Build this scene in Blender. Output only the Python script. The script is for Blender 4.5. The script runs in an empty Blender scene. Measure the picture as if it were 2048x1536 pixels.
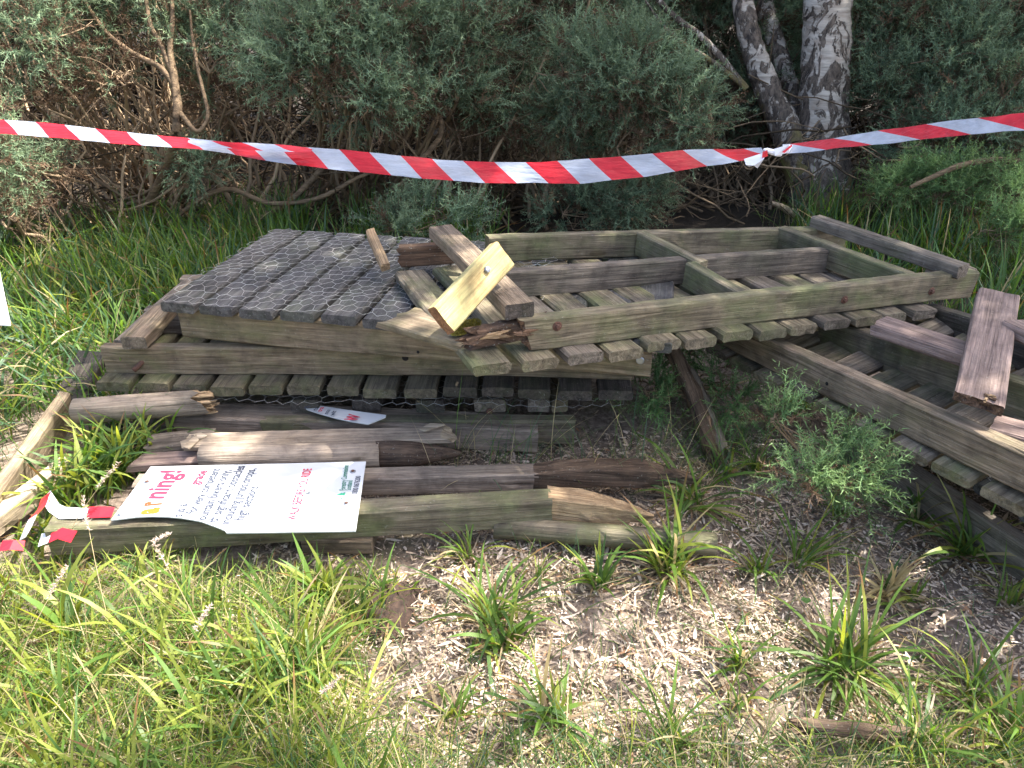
import bpy, math, random
import numpy as np
from mathutils import Vector, Matrix
R = math.radians
random.seed(7); rng = np.random.default_rng(7)
scene = bpy.context.scene
col = scene.collection

# ------------------------------------------------------------------ camera
FPX, CX, CY = 1539.0, 1024.0, 768.0          # focal length and centre of the 2048 x 1536 photograph
CAMH, PITCH = 1.50, R(28.5)
cam = bpy.data.objects.new('camera', bpy.data.cameras.new('camera'))
col.objects.link(cam); scene.camera = cam
cam.data.sensor_width = 36.0; cam.data.lens = FPX/2048*36.0
cam.data.clip_start = 0.05; cam.data.clip_end = 500
cam.location = (0, 0, CAMH); cam.rotation_euler = (math.pi/2-PITCH, 0, 0)

# ------------------------------------------------------------------ sky, sun, exposure
SUN = Vector((0.52, 0.12, 0.85)).normalized()          # towards the sun
elev = math.asin(SUN.z); azim = math.atan2(SUN.x, SUN.y)
world = bpy.data.worlds.new('World'); scene.world = world; world.use_nodes = True
wn = world.node_tree.nodes; wl = world.node_tree.links
sky = wn.new('ShaderNodeTexSky'); sky.sky_type = 'NISHITA'; sky.sun_disc = False
sky.sun_elevation = elev; sky.sun_rotation = azim
sky.air_density = 1.0; sky.dust_density = 5.0; sky.ozone_density = 0.4
wl.new(sky.outputs[0], wn['Background'].inputs[0]); wn['Background'].inputs[1].default_value = 0.12
sun = bpy.data.objects.new('sun', bpy.data.lights.new('sun', 'SUN')); col.objects.link(sun)
sun.data.energy = 3.6; sun.data.angle = R(0.5); sun.data.color = (1.0, 0.94, 0.84)
sun.rotation_euler = SUN.to_track_quat('Z', 'Y').to_euler()
scene.view_settings.view_transform = 'Standard'; scene.view_settings.look = 'None'
scene.view_settings.gamma = 1.0; scene.view_settings.use_curve_mapping = False
scene.view_settings.exposure = 2.08
scene.render.engine = 'CYCLES'
scene.cycles.max_bounces = 6; scene.cycles.diffuse_bounces = 4; scene.cycles.transmission_bounces = 4
scene.cycles.use_denoising = True

# ------------------------------------------------------------------ measuring: photograph point -> place
ct, st = math.cos(PITCH), math.sin(PITCH)
def ray(px, py):
    x = (px-CX)/FPX; y = (CY-py)/FPX
    return Vector((x, ct+y*st, -st+y*ct))
def P(px, py, z):
    r = ray(px, py); return Vector((0, 0, CAMH)) + r*((z-CAMH)/r.z)
def PD(px, py, d):
    return Vector((0, 0, CAMH)) + ray(px, py)*d

# ------------------------------------------------------------------ materials
def nodes(name):
    m = bpy.data.materials.new(name); m.use_nodes = True
    nt = m.node_tree; b = nt.nodes['Principled BSDF']
    return m, nt, b
def N(nt, t, **kw):
    n = nt.nodes.new(t)
    for k, v in kw.items(): setattr(n, k, v)
    return n
def ramp(nt, fac, stops):
    r = N(nt, 'ShaderNodeValToRGB'); nt.links.new(fac, r.inputs[0])
    e = r.color_ramp.elements
    while len(e) < len(stops): e.new(0.5)
    for i, (p, c) in enumerate(stops):
        e[i].position = p; e[i].color = (*c, 1) if len(c) == 3 else c
    return r.outputs[0]
def mixc(nt, fac, a, b, mode='MIX'):
    m = N(nt, 'ShaderNodeMix', data_type='RGBA', blend_type=mode)
    for sock, v in ((0, fac), (6, a), (7, b)):
        if hasattr(v, 'is_output'): nt.links.new(v, m.inputs[sock])
        elif sock == 0: m.inputs[0].default_value = v
        else: m.inputs[sock].default_value = (*v, 1)
    return m.outputs[2]
def noise(nt, vec, scale, detail=4, rough=.55, dist=0.0):
    n = N(nt, 'ShaderNodeTexNoise'); n.inputs['Scale'].default_value = scale
    n.inputs['Detail'].default_value = detail; n.inputs['Roughness'].default_value = rough
    n.inputs['Distortion'].default_value = dist
    if vec is not None: nt.links.new(vec, n.inputs['Vector'])
    return n.outputs['Fac']
def mapping(nt, vec, scale):
    m = N(nt, 'ShaderNodeMapping'); nt.links.new(vec, m.inputs[0]); m.inputs['Scale'].default_value = scale
    return m.outputs[0]
def objvec(nt):
    tc = N(nt, 'ShaderNodeTexCoord'); oi = N(nt, 'ShaderNodeObjectInfo')
    mu = N(nt, 'ShaderNodeMath', operation='MULTIPLY'); mu.inputs[1].default_value = 37.0
    nt.links.new(oi.outputs['Random'], mu.inputs[0])
    ad = N(nt, 'ShaderNodeVectorMath', operation='ADD')
    nt.links.new(tc.outputs['Object'], ad.inputs[0]); nt.links.new(mu.outputs[0], ad.inputs[1])
    return ad.outputs[0], oi.outputs['Random']
def bump(nt, b, h, strength=.4, dist=.004):
    bp = N(nt, 'ShaderNodeBump'); bp.inputs['Strength'].default_value = strength; bp.inputs['Distance'].default_value = dist
    nt.links.new(h, bp.inputs['Height']); nt.links.new(bp.outputs[0], b.inputs['Normal'])

def wood(name, light, dark, green=(.12, .15, .05), amount=.35, stain=(.03, .028, .026), stain_amt=.35, speck=.2, rough=.82, grain=1.0):
    light = tuple(x*k for x, k in zip(light, (1.16, 1.1, 1.02))); dark = tuple(x*k for x, k in zip(dark, (.72, .69, .65))); green = tuple(x*.9 for x in green)
    m, nt, b = nodes(name); v, rnd = objvec(nt)
    g = noise(nt, mapping(nt, v, (1.2, 26, 26)), 2.2, 7, .6, .8)
    f = noise(nt, mapping(nt, v, (5, 210, 210)), 1.6, 3, .6)
    base = mixc(nt, ramp(nt, g, [(.32, (0, 0, 0)), (.68, (1, 1, 1))]), dark, light)
    ck = noise(nt, mapping(nt, v, (1.1, 75, 75)), 1.3, 4, .55, .6)
    base = mixc(nt, .85*grain, base, ramp(nt, ck, [(.27, (.22, .2, .19)), (.36, (1, 1, 1))]), 'MULTIPLY')
    base = mixc(nt, .7*grain, base, ramp(nt, f, [(.25, (.35, .33, .32)), (.6, (1, 1, 1))]), 'MULTIPLY')
    tone = ramp(nt, rnd, [(0, (.78, .76, .76)), (.5, (1, 1, 1)), (1, (1.12, 1.08, 1.0))])
    base = mixc(nt, .8, base, tone, 'MULTIPLY')
    al = ramp(nt, noise(nt, mapping(nt, v, (5.0, 8, 8)), 1.1, 5, .62, .3), [(.55-.22*amount, (0, 0, 0)), (.78-.2*amount, (1, 1, 1))])
    am = N(nt, 'ShaderNodeMath', operation='MULTIPLY'); nt.links.new(al, am.inputs[0]); am.inputs[1].default_value = min(1, amount*1.5)
    base = mixc(nt, am.outputs[0], base, green)
    sm = ramp(nt, noise(nt, mapping(nt, v, (8.0, 2.5, 2.5)), 1.0, 4, .6, .2), [(.5, (0, 0, 0)), (.72, (1, 1, 1))])
    sa = N(nt, 'ShaderNodeMath', operation='MULTIPLY'); nt.links.new(sm, sa.inputs[0]); sa.inputs[1].default_value = stain_amt
    base = mixc(nt, sa.outputs[0], base, stain)
    mt = noise(nt, mapping(nt, v, (4, 5, 5)), 3.2, 6, .68, .4)
    base = mixc(nt, .75, base, ramp(nt, mt, [(.3, (.42, .40, .40)), (.52, (.92, .92, .9)), (.72, (1.18, 1.16, 1.1))]), 'MULTIPLY')
    # growth rings of knots
    kn = N(nt, 'ShaderNodeTexVoronoi'); kn.inputs['Scale'].default_value = 1.0
    nt.links.new(mapping(nt, v, (2.4, 7, 7)), kn.inputs['Vector'])
    kr = ramp(nt, kn.outputs['Distance'], [(.0, (.35, .3, .27)), (.075, (.5, .45, .4)), (.1, (1, 1, 1))])
    base = mixc(nt, .8, base, kr, 'MULTIPLY')
    if speck:
        sp = noise(nt, v, 120, 2, .5)
        s2 = ramp(nt, sp, [(.66, (0, 0, 0)), (.72, (1, 1, 1))])
        sx = N(nt, 'ShaderNodeMath', operation='MULTIPLY'); nt.links.new(s2, sx.inputs[0]); sx.inputs[1].default_value = speck
        base = mixc(nt, sx.outputs[0], base, (.42, .43, .38))
    nt.links.new(base, b.inputs['Base Color']); b.inputs['Roughness'].default_value = rough
    b.inputs['Specular IOR Level'].default_value = .3
    h = N(nt, 'ShaderNodeMath', operation='ADD'); nt.links.new(g, h.inputs[0]); nt.links.new(f, h.inputs[1])
    h2 = N(nt, 'ShaderNodeMath', operation='MULTIPLY_ADD'); nt.links.new(ck, h2.inputs[0]); h2.inputs[1].default_value = 1.2; nt.links.new(h.outputs[0], h2.inputs[2])
    bump(nt, b, h2.outputs[0], .75, .005)
    return m
def plain(name, c, rough=.6, metal=0, var=None, vscale=30, bmp=0):
    m, nt, b = nodes(name); b.inputs['Roughness'].default_value = rough; b.inputs['Metallic'].default_value = metal
    if var:
        v, _ = objvec(nt); n = noise(nt, v, vscale, 5, .6)
        nt.links.new(mixc(nt, ramp(nt, n, [(.35, (0, 0, 0)), (.65, (1, 1, 1))]), c, var), b.inputs['Base Color'])
        if bmp: bump(nt, b, n, bmp, .004)
    else: b.inputs['Base Color'].default_value = (*c, 1)
    return m
def leafmat(name, trans=.35, rough=.5, spec=.3):
    m, nt, b = nodes(name)
    a = N(nt, 'ShaderNodeAttribute', attribute_name='Col'); nt.links.new(a.outputs['Color'], b.inputs['Base Color'])
    b.inputs['Roughness'].default_value = rough; b.inputs['Specular IOR Level'].default_value = spec
    if trans:
        tr = N(nt, 'ShaderNodeBsdfTranslucent'); mx = N(nt, 'ShaderNodeMixShader'); mx.inputs[0].default_value = trans
        hs = N(nt, 'ShaderNodeHueSaturation'); hs.inputs['Saturation'].default_value = 1.15; hs.inputs['Value'].default_value = 1.7; hs.inputs['Hue'].default_value = .485
        nt.links.new(a.outputs['Color'], hs.inputs['Color']); nt.links.new(hs.outputs[0], tr.inputs[0])
        nt.links.new(b.outputs[0], mx.inputs[1]); nt.links.new(tr.outputs[0], mx.inputs[2])
        nt.links.new(mx.outputs[0], nt.nodes['Material Output'].inputs[0])
    return m

M = {}
M['green'] = wood('wood_green', (.31, .28, .22), (.15, .13, .10), (.18, .195, .095), .6, stain_amt=.62, stain=(.05, .045, .045))
M['grey'] = wood('wood_grey', (.31, .28, .25), (.16, .14, .125), (.13, .15, .075), .25, stain_amt=.45)
M['brown'] = wood('wood_brown', (.34, .28, .225), (.18, .145, .115), (.14, .15, .06), .28, stain_amt=.3)
M['tan'] = wood('wood_tan', (.37, .315, .24), (.23, .185, .135), (.16, .17, .075), .4, stain_amt=.4)
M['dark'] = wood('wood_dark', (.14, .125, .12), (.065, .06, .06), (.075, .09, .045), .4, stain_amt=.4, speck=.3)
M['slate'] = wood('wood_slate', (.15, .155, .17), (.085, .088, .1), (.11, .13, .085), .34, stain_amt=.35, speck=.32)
M['pink'] = wood('wood_pinkish', (.38, .30, .29), (.24, .18, .175), (.13, .13, .07), .12, stain_amt=.3, stain=(.1, .085, .08))
M['pale'] = wood('wood_pale', (.46, .40, .35), (.34, .29, .25), (.22, .22, .13), .15, stain_amt=.25, stain=(.14, .12, .1))
M['mossdark'] = wood('wood_moss_dark', (.20, .185, .145), (.12, .105, .085), (.13, .15, .065), .5, stain_amt=.5)
M['fresh'] = wood('wood_fresh', (.62, .52, .27), (.50, .38, .19), (.50, .52, .26), .5, stain_amt=.12, stain=(.3, .25, .14), speck=.05, grain=.6)
M['endgrain'] = wood('wood_endgrain', (.46, .26, .15), (.30, .15, .085), (.3, .2, .1), .1, stain_amt=.15, speck=0)
M['split'] = wood('wood_split', (.58, .45, .30), (.38, .26, .16), (.4, .32, .2), .1, stain_amt=.25, speck=.05, stain=(.16, .1, .06))
M['white_split'] = wood('wood_white_split', (.62, .55, .45), (.42, .34, .25), (.45, .42, .3), .1, stain_amt=.2, speck=.05, stain=(.2, .15, .1))
M['rot'] = wood('wood_rotten', (.24, .155, .11), (.06, .042, .036), (.12, .10, .07), .25, stain_amt=.6, speck=.5)
M['bark'] = wood('wood_bark', (.22, .16, .12), (.075, .052, .042), (.16, .14, .1), .2, stain_amt=.5, speck=.3)
M['rust'] = plain('rust', (.16, .075, .05), .8, .2, (.09, .05, .04), 60, .3)
M['steel'] = plain('steel', (.42, .45, .5), .38, .8, (.3, .32, .36), 40)
M['hole'] = plain('hole', (.012, .01, .01), .9)
M['wire'] = plain('wire', (.56, .58, .57), .55, .1, (.36, .33, .3), 14)
M['moss'] = plain('moss', (.20, .19, .03), .95, 0, (.33, .27, .06), 90, 1.0)
M['sign_white'] = plain('sign_white', (.54, .56, .58), .35, 0, (.60, .62, .65), 9)
M['sign_edge'] = plain('sign_edge', (.62, .63, .62), .5)
M['ink'] = plain('ink_dark', (.05, .06, .09), .5)
M['ink_red'] = plain('ink_red', (.50, .03, .07), .5)
M['ink_pink'] = plain('ink_faded', (.72, .48, .50), .5)
M['ink_orange'] = plain('ink_orange', (.55, .15, .015), .5)
M['ink_orange_red'] = plain('ink_orange_red', (.5, .07, .02), .5)
M['ink_green'] = plain('ink_green', (.01, .16, .10), .5)
M['grass'] = leafmat('grass_leaf', .42, .45, .35)
M['gorse'] = leafmat('gorse_spines', .22, .6, .2)
M['twig'] = leafmat('twig_bark', 0, .85, .2)
M['litter'] = leafmat('litter_chips', .1, .8, .2)
M['leaf'] = leafmat('tree_leaf', .3, .5, .3)

def birch_mat():
    m, nt, b = nodes('birch_bark'); tc = N(nt, 'ShaderNodeTexCoord'); v = tc.outputs['Object']
    pap = noise(nt, mapping(nt, v, (5, 5, 32)), 1.6, 5, .6, .4)
    c = mixc(nt, ramp(nt, pap, [(.35, (0, 0, 0)), (.62, (1, 1, 1))]), (.32, .275, .235), (.60, .545, .48))
    c = mixc(nt, ramp(nt, noise(nt, v, 9, 3), [(.5, (0, 0, 0)), (.7, (1, 1, 1))]), c, (.42, .34, .28))
    fl = noise(nt, mapping(nt, v, (1, 1, .55)), 11, 6, .66, 1.2)
    z = N(nt, 'ShaderNodeSeparateXYZ'); nt.links.new(v, z.inputs[0])
    zz = N(nt, 'ShaderNodeMapRange'); nt.links.new(z.outputs['Z'], zz.inputs[0])
    zz.inputs[1].default_value = .15; zz.inputs[2].default_value = 1.35; zz.inputs[3].default_value = .14; zz.inputs[4].default_value = .015
    ad = N(nt, 'ShaderNodeMath', operation='ADD'); nt.links.new(fl, ad.inputs[0]); nt.links.new(zz.outputs[0], ad.inputs[1])
    fm = ramp(nt, ad.outputs[0], [(.545, (0, 0, 0)), (.575, (1, 1, 1))])
    rug = noise(nt, mapping(nt, v, (1, 1, .35)), 42, 5, .7, .5)
    dk = mixc(nt, ramp(nt, rug, [(.38, (0, 0, 0)), (.62, (1, 1, 1))]), (.03, .023, .02), (.19, .15, .12))
    c = mixc(nt, fm, c, dk)
    # moss towards the foot, on one side
    mm = noise(nt, mapping(nt, v, (1, 1, .5)), 5, 5, .65, .4)
    zm = N(nt, 'ShaderNodeMapRange'); nt.links.new(z.outputs['Z'], zm.inputs[0])
    zm.inputs[1].default_value = .05; zm.inputs[2].default_value = .95; zm.inputs[3].default_value = .14; zm.inputs[4].default_value = -.25
    a2 = N(nt, 'ShaderNodeMath', operation='ADD'); nt.links.new(mm, a2.inputs[0]); nt.links.new(zm.outputs[0], a2.inputs[1])
    c = mixc(nt, ramp(nt, a2.outputs[0], [(.53, (0, 0, 0)), (.62, (1, 1, 1))]), c, (.19, .155, .06))
    nt.links.new(c, b.inputs['Base Color']); b.inputs['Roughness'].default_value = .75
    h = N(nt, 'ShaderNodeMath', operation='MULTIPLY_ADD'); nt.links.new(fm, h.inputs[0]); nt.links.new(rug, h.inputs[1]); nt.links.new(pap, h.inputs[2])
    bump(nt, b, h.outputs[0], .8, .012)
    return m
M['birch'] = birch_mat()

def soil_mat():
    m, nt, b = nodes('soil_and_litter'); tc = N(nt, 'ShaderNodeTexCoord'); v = tc.outputs['Object']
    n1 = noise(nt, v, 55, 6, .7, .3); n2 = noise(nt, v, 3.2, 4, .6)
    c = ramp(nt, n1, [(.3, (.07, .053, .043)), (.46, (.22, .17, .135)), (.66, (.42, .34, .28))])
    moss = ramp(nt, noise(nt, v, 2.2, 5, .65, .3), [(.54, (0, 0, 0)), (.66, (1, 1, 1))])
    c = mixc(nt, ramp(nt, n2, [(.4, (0, 0, 0)), (.62, (1, 1, 1))]), c, mixc(nt, .5, c, (.07, .05, .04)))
    mk = N(nt, 'ShaderNodeMath', operation='MULTIPLY'); nt.links.new(moss, mk.inputs[0]); mk.inputs[1].default_value = .5
    c = mixc(nt, mk.outputs[0], c, mixc(nt, n1, (.06, .07, .015), (.17, .16, .04)))
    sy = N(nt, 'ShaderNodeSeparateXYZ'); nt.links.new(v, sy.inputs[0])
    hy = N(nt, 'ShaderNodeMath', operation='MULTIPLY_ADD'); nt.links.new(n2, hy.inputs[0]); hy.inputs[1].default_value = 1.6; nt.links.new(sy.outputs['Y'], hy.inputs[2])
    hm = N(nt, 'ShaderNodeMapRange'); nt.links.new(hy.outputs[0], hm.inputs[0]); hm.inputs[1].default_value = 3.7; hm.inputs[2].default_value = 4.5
    c = mixc(nt, hm.outputs[0], c, mixc(nt, n1, (.012, .009, .007), (.06, .045, .03)))  # dark humus under the gorse, deepened to stand in for its shade
    nt.links.new(c, b.inputs['Base Color']); b.inputs['Roughness'].default_value = .95
    bump(nt, b, n1, .9, .015)
    return m
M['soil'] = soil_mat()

def tape_mat():
    m, nt, b = nodes('barrier_tape'); uv = N(nt, 'ShaderNodeTexCoord')
    s = N(nt, 'ShaderNodeSeparateXYZ'); nt.links.new(uv.outputs['UV'], s.inputs[0])
    a = N(nt, 'ShaderNodeMath', operation='MULTIPLY_ADD'); nt.links.new(s.outputs['Y'], a.inputs[0]); a.inputs[1].default_value = .36; nt.links.new(s.outputs['X'], a.inputs[2])
    fr = N(nt, 'ShaderNodeMath', operation='FRACT'); nt.links.new(a.outputs[0], fr.inputs[0])
    gt = N(nt, 'ShaderNodeMath', operation='GREATER_THAN'); nt.links.new(fr.outputs[0], gt.inputs[0]); gt.inputs[1].default_value = .5
    n = noise(nt, uv.outputs['Object'], 30, 3)
    red = mixc(nt, n, (.62, .015, .03), (.74, .03, .05))
    c = mixc(nt, gt.outputs[0], (.50, .56, .68), red)
    crease_tone = ramp(nt, noise(nt, mapping(nt, uv.outputs['Object'], (5, 14, 22)), 1.6, 5, .65), [(.35, (.72, .7, .68)), (.6, (1, 1, 1))])  # crease shading put into the tape's colour as streaky noise
    c = mixc(nt, .8, c, crease_tone, 'MULTIPLY')
    nt.links.new(c, b.inputs['Base Color']); b.inputs['Roughness'].default_value = .32
    tr = N(nt, 'ShaderNodeBsdfTranslucent'); nt.links.new(c, tr.inputs[0])
    mx = N(nt, 'ShaderNodeMixShader'); mx.inputs[0].default_value = .35
    nt.links.new(b.outputs[0], mx.inputs[1]); nt.links.new(tr.outputs[0], mx.inputs[2]); nt.links.new(mx.outputs[0], nt.nodes['Material Output'].inputs[0])
    bump(nt, b, noise(nt, mapping(nt, uv.outputs['Object'], (9, 30, 40)), 1, 4), .7, .012)
    return m
M['tape'] = tape_mat()

# ------------------------------------------------------------------ object helpers
WORLD = {}
def link(o, mw=None, parent=None):
    col.objects.link(o)
    mw = mw or Matrix.Identity(4); WORLD[o.name] = mw
    if parent is not None:
        o.parent = parent; o.matrix_local = WORLD[parent.name].inverted() @ mw
    else: o.matrix_world = mw
    return o
def tag(o, label=None, cat=None, group=None, kind=None):
    if label: o['label'] = label
    if cat: o['category'] = cat
    if group: o['group'] = group
    if kind: o['kind'] = kind
    return o
def empty(name, loc, label, cat, group=None):
    o = bpy.data.objects.new(name, None); o.empty_display_size = .1
    link(o, Matrix.Translation(loc)); return tag(o, label, cat, group)
def np_mesh(name, verts, faces, mat, colors=None, smooth=False):
    verts = np.ascontiguousarray(verts, dtype=np.float32).reshape(-1, 3)
    faces = np.ascontiguousarray(faces, dtype=np.int32); k = faces.shape[1]
    me = bpy.data.meshes.new(name)
    me.vertices.add(len(verts)); me.vertices.foreach_set('co', verts.ravel())
    me.loops.add(faces.size); me.loops.foreach_set('vertex_index', faces.ravel())
    me.polygons.add(len(faces))
    me.polygons.foreach_set('loop_start', np.arange(0, faces.size, k, dtype=np.int32))
    me.polygons.foreach_set('loop_total', np.full(len(faces), k, dtype=np.int32))
    if smooth: me.polygons.foreach_set('use_smooth', np.ones(len(faces), dtype=bool))
    if colors is not None:
        at = me.attributes.new('Col', 'FLOAT_COLOR', 'POINT')
        c = np.ones((len(verts), 4), dtype=np.float32); c[:, :3] = colors
        at.data.foreach_set('color', c.ravel())
    me.materials.append(mat); me.update(calc_edges=True); me.validate()
    return me
def obj(name, me, mw=None, parent=None):
    return link(bpy.data.objects.new(name, me), mw, parent)
def pyobj(name, verts, faces, mat, mw=None, parent=None, smooth=False):
    me = bpy.data.meshes.new(name); me.from_pydata([tuple(v) for v in verts], [], faces)
    for m in (mat if isinstance(mat, (list, tuple)) else [mat]): me.materials.append(m)
    if smooth:
        for p in me.polygons: p.use_smooth = True
    me.update(); return obj(name, me, mw, parent)

# a timber: box of length L along local x with eased edges, slight warp and cut / broken / pointed ends
def timber_mesh(L, y0, y1, z0, z1, mat, ends=('cut', 'cut'), warp=.0015, c=.005, bow=0, endmat=None, jag=.05, tip=.18, sub=.07, seed=None, rnd=False):
    rs = np.random.default_rng(seed if seed is not None else int(rng.integers(1 << 30)))
    w, h = abs(y1-y0), abs(z1-z0); c = min(c, .3*w, .3*h)
    if rnd:
        k = 14; an = np.arange(k)/k*2*math.pi
        prof = np.stack([(y0+y1)/2+np.cos(an)*w/2, (z0+z1)/2+np.sin(an)*h/2], 1)
    else:
        prof = []
        def edge(a, b, n):
            for i in range(n): prof.append(a+(b-a)*i/n)
        ny = 3 if w > .05 else 1; nz = 3 if h > .05 else 1
        edge(np.array((y0+c, z0)), np.array((y1-c, z0)), ny); edge(np.array((y1-c, z0)), np.array((y1, z0+c)), 1)
        edge(np.array((y1, z0+c)), np.array((y1, z1-c)), nz); edge(np.array((y1, z1-c)), np.array((y1-c, z1)), 1)
        edge(np.array((y1-c, z1)), np.array((y0+c, z1)), ny); edge(np.array((y0+c, z1)), np.array((y0, z1-c)), 1)
        edge(np.array((y0, z1-c)), np.array((y0, z0+c)), nz); edge(np.array((y0, z0+c)), np.array((y0+c, z0)), 1)
        prof = np.array(prof)
    k = len(prof); cen = np.array(((y0+y1)/2, (z0+z1)/2))
    n = max(5, int(L/sub)+1)
    xs = list(np.linspace(0, L, n))
    tl = min(tip, L*.6)
    if ends[0] == 'point': xs = sorted(set(xs) | set(np.linspace(0, tl, 6)))
    if ends[1] == 'point': xs = sorted(set(xs) | set(np.linspace(L-tl, L, 6)))
    n = len(xs); xs = np.array(xs)
    V = np.zeros((n, k, 3))
    ph = rs.uniform(0, 6.28, 6)
    for i, x in enumerate(xs):
        s = 1.0
        if ends[0] == 'point' and x < tl: s = .12+.88*(x/tl)**.75
        if ends[1] == 'point' and x > L-tl: s = min(s, .12+.88*((L-x)/tl)**.75)
        q = cen+(prof-cen)*s
        q = q + np.array((warp*2*math.sin(x*3.1+ph[0])+warp*math.sin(x*7+ph[1]), warp*2*math.sin(x*2.7+ph[2]))) + rs.normal(0, warp*.45, (k, 2))
        q[:, 1] += bow*(4*(x/L)*(1-x/L))
        V[i, :, 0] = x; V[i, :, 1:] = q
    ext = {}
    for e, i in ((0, 0), (1, n-1)):
        if ends[e] == 'broken':
            sgn = -1 if e == 0 else 1
            j = rs.uniform(-.3, 1, k)*jag; j += jag*.8*np.sin(np.arange(k)/k*6.28+rs.uniform(0, 6.28))
            V[i, :, 0] += sgn*j*.8
        elif ends[e] == 'cut':
            V[i, :, 0] += rs.normal(0, .0012, k)
    verts = list(V.reshape(-1, 3)); faces = []; mats = []
    for i in range(n-1):
        for a in range(k):
            b = (a+1) % k
            faces.append((i*k+a, (i+1)*k+a, (i+1)*k+b, i*k+b)); mats.append(0)
    for e, i in ((0, 0), (1, n-1)):
        ring = [i*k+a for a in range(k)]
        sgn = -1 if e == 0 else 1
        m2 = V[i].mean(0)
        if ends[e] == 'broken':
            inner = []
            for a in range(k):
                p = V[i, a]*.5+m2*.5; p = p.copy(); p[0] = m2[0]+sgn*rs.uniform(-.9, .7)*jag
                inner.append(len(verts)); verts.append(p)
            ce = len(verts); p = m2.copy(); p[0] -= sgn*jag*.5; verts.append(p)
            for a in range(k):
                b = (a+1) % k
                f = (ring[a], inner[a], inner[b], ring[b]) if e == 1 else (ring[a], ring[b], inner[b], inner[a])
                faces.append(f[::-1]); mats.append(1)
                f = (inner[a], ce, inner[b]) if e == 1 else (inner[b], ce, inner[a])
                faces.append(f[::-1]); mats.append(1)
        else:
            ce = len(verts); verts.append(m2)
            for a in range(k):
                b = (a+1) % k
                faces.append((ring[a], ring[b], ce) if e == 0 else (ring[b], ring[a], ce)); mats.append(1)
    me = bpy.data.meshes.new('timber'); me.from_pydata([tuple(v) for v in verts], [], faces)
    me.materials.append(mat); me.materials.append(endmat or mat)
    me.polygons.foreach_set('material_index', mats)
    if rnd: me.polygons.foreach_set('use_smooth', [len(f) == 4 and m == 0 for f, m in zip(faces, mats)])
    me.update(); return me
# a, b: the near top edge; the timber reaches w away from the viewer and h down
def frame(a, b, roll=0, centre=False):
    x = (b-a).normalized()
    y = Vector((-x.y, x.x, 0)); y.normalize()
    mid = (a+b)/2
    if y.dot(Vector((mid.x, mid.y, 0))) < 0: y = -y
    z = x.cross(y)
    if roll:
        q = Matrix.Rotation(roll, 3, x); y = q @ y; z = q @ z
    return Matrix(((x.x, y.x, z.x, a.x), (x.y, y.y, z.y, a.y), (x.z, y.z, z.z, a.z), (0, 0, 0, 1))), (b-a).length, (1 if z.z > 0 else -1)
def timber(name, a, b, w, h, mat, parent=None, roll=0, label=None, cat=None, group=None, centred=False, **kw):
    mw, L, s = frame(a, b, roll)
    mat = M[mat] if isinstance(mat, str) else mat
    if 'endmat' in kw and isinstance(kw['endmat'], str): kw['endmat'] = M[kw['endmat']]
    if centred: y0, y1, z0, z1 = -w/2, w/2, -h/2, h/2
    else: y0, y1 = 0, w; z0, z1 = (-h, 0) if s > 0 else (0, h)
    me = timber_mesh(L, y0, y1, z0, z1, mat, **kw); me.name = name
    o = obj(name, me, mw, parent)
    return tag(o, label, cat, group)
def disc(name, p, n, r, t, mat, parent, sides=12, dome=.0):
    n = n.normalized(); q = n.to_track_quat('Z', 'Y').to_matrix().to_4x4(); mw = Matrix.Translation(p) @ q
    v = []; f = []
    for rr, z in ((r, 0), (r, t*.7), (r*.8, t)):
        v += [(rr*math.cos(i/sides*6.2832), rr*math.sin(i/sides*6.2832), z) for i in range(sides)]
    v.append((0, 0, t+dome))
    for l in range(2):
        for i in range(sides):
            j = (i+1) % sides; f.append((l*sides+i, l*sides+j, (l+1)*sides+j, (l+1)*sides+i))
    for i in range(sides): f.append((2*sides+i, 2*sides+(i+1) % sides, 3*sides))
    return pyobj(name, v, f, mat, mw, parent)

# vectorised tubes: polylines (n,K,3) with radii (n,K)
def tubes(PTS, RAD, sides=5):
    n, K, _ = PTS.shape
    T = np.gradient(PTS, axis=1); T /= np.linalg.norm(T, axis=2, keepdims=True)+1e-9
    ref = np.where(np.abs(T[..., 2:3]) > .9, np.array((1., 0, 0)), np.array((0, 0, 1.)))
    U = np.cross(T, ref); U /= np.linalg.norm(U, axis=2, keepdims=True)+1e-9
    W = np.cross(T, U)
    an = np.arange(sides)/sides*2*np.pi
    V = PTS[:, :, None, :] + RAD[:, :, None, None]*(np.cos(an)[None, None, :, None]*U[:, :, None, :]+np.sin(an)[None, None, :, None]*W[:, :, None, :])
    idx = np.arange(n*K*sides).reshape(n, K, sides)
    a = idx[:, :-1, :]; b = idx[:, 1:, :]
    F = np.stack([a, np.roll(a, -1, 2), np.roll(b, -1, 2), b], -1).reshape(-1, 4)
    return V.reshape(-1, 3), F
def bez(A, B, bend, K=8, rs=rng, wob=.0):
    n = len(A); t = np.linspace(0, 1, K)[None, :, None]
    mid = (A+B)/2+bend
    C = (1-t)**2*A[:, None]+2*t*(1-t)*mid[:, None]+t**2*B[:, None]
    if wob:
        Wv = rs.normal(0, 1, (n, K, 3)); Wv = np.cumsum(Wv, 1); Wv -= Wv[:, :1]+(Wv[:, -1:]-Wv[:, :1])*t
        C = C+Wv*wob
    return C

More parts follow.
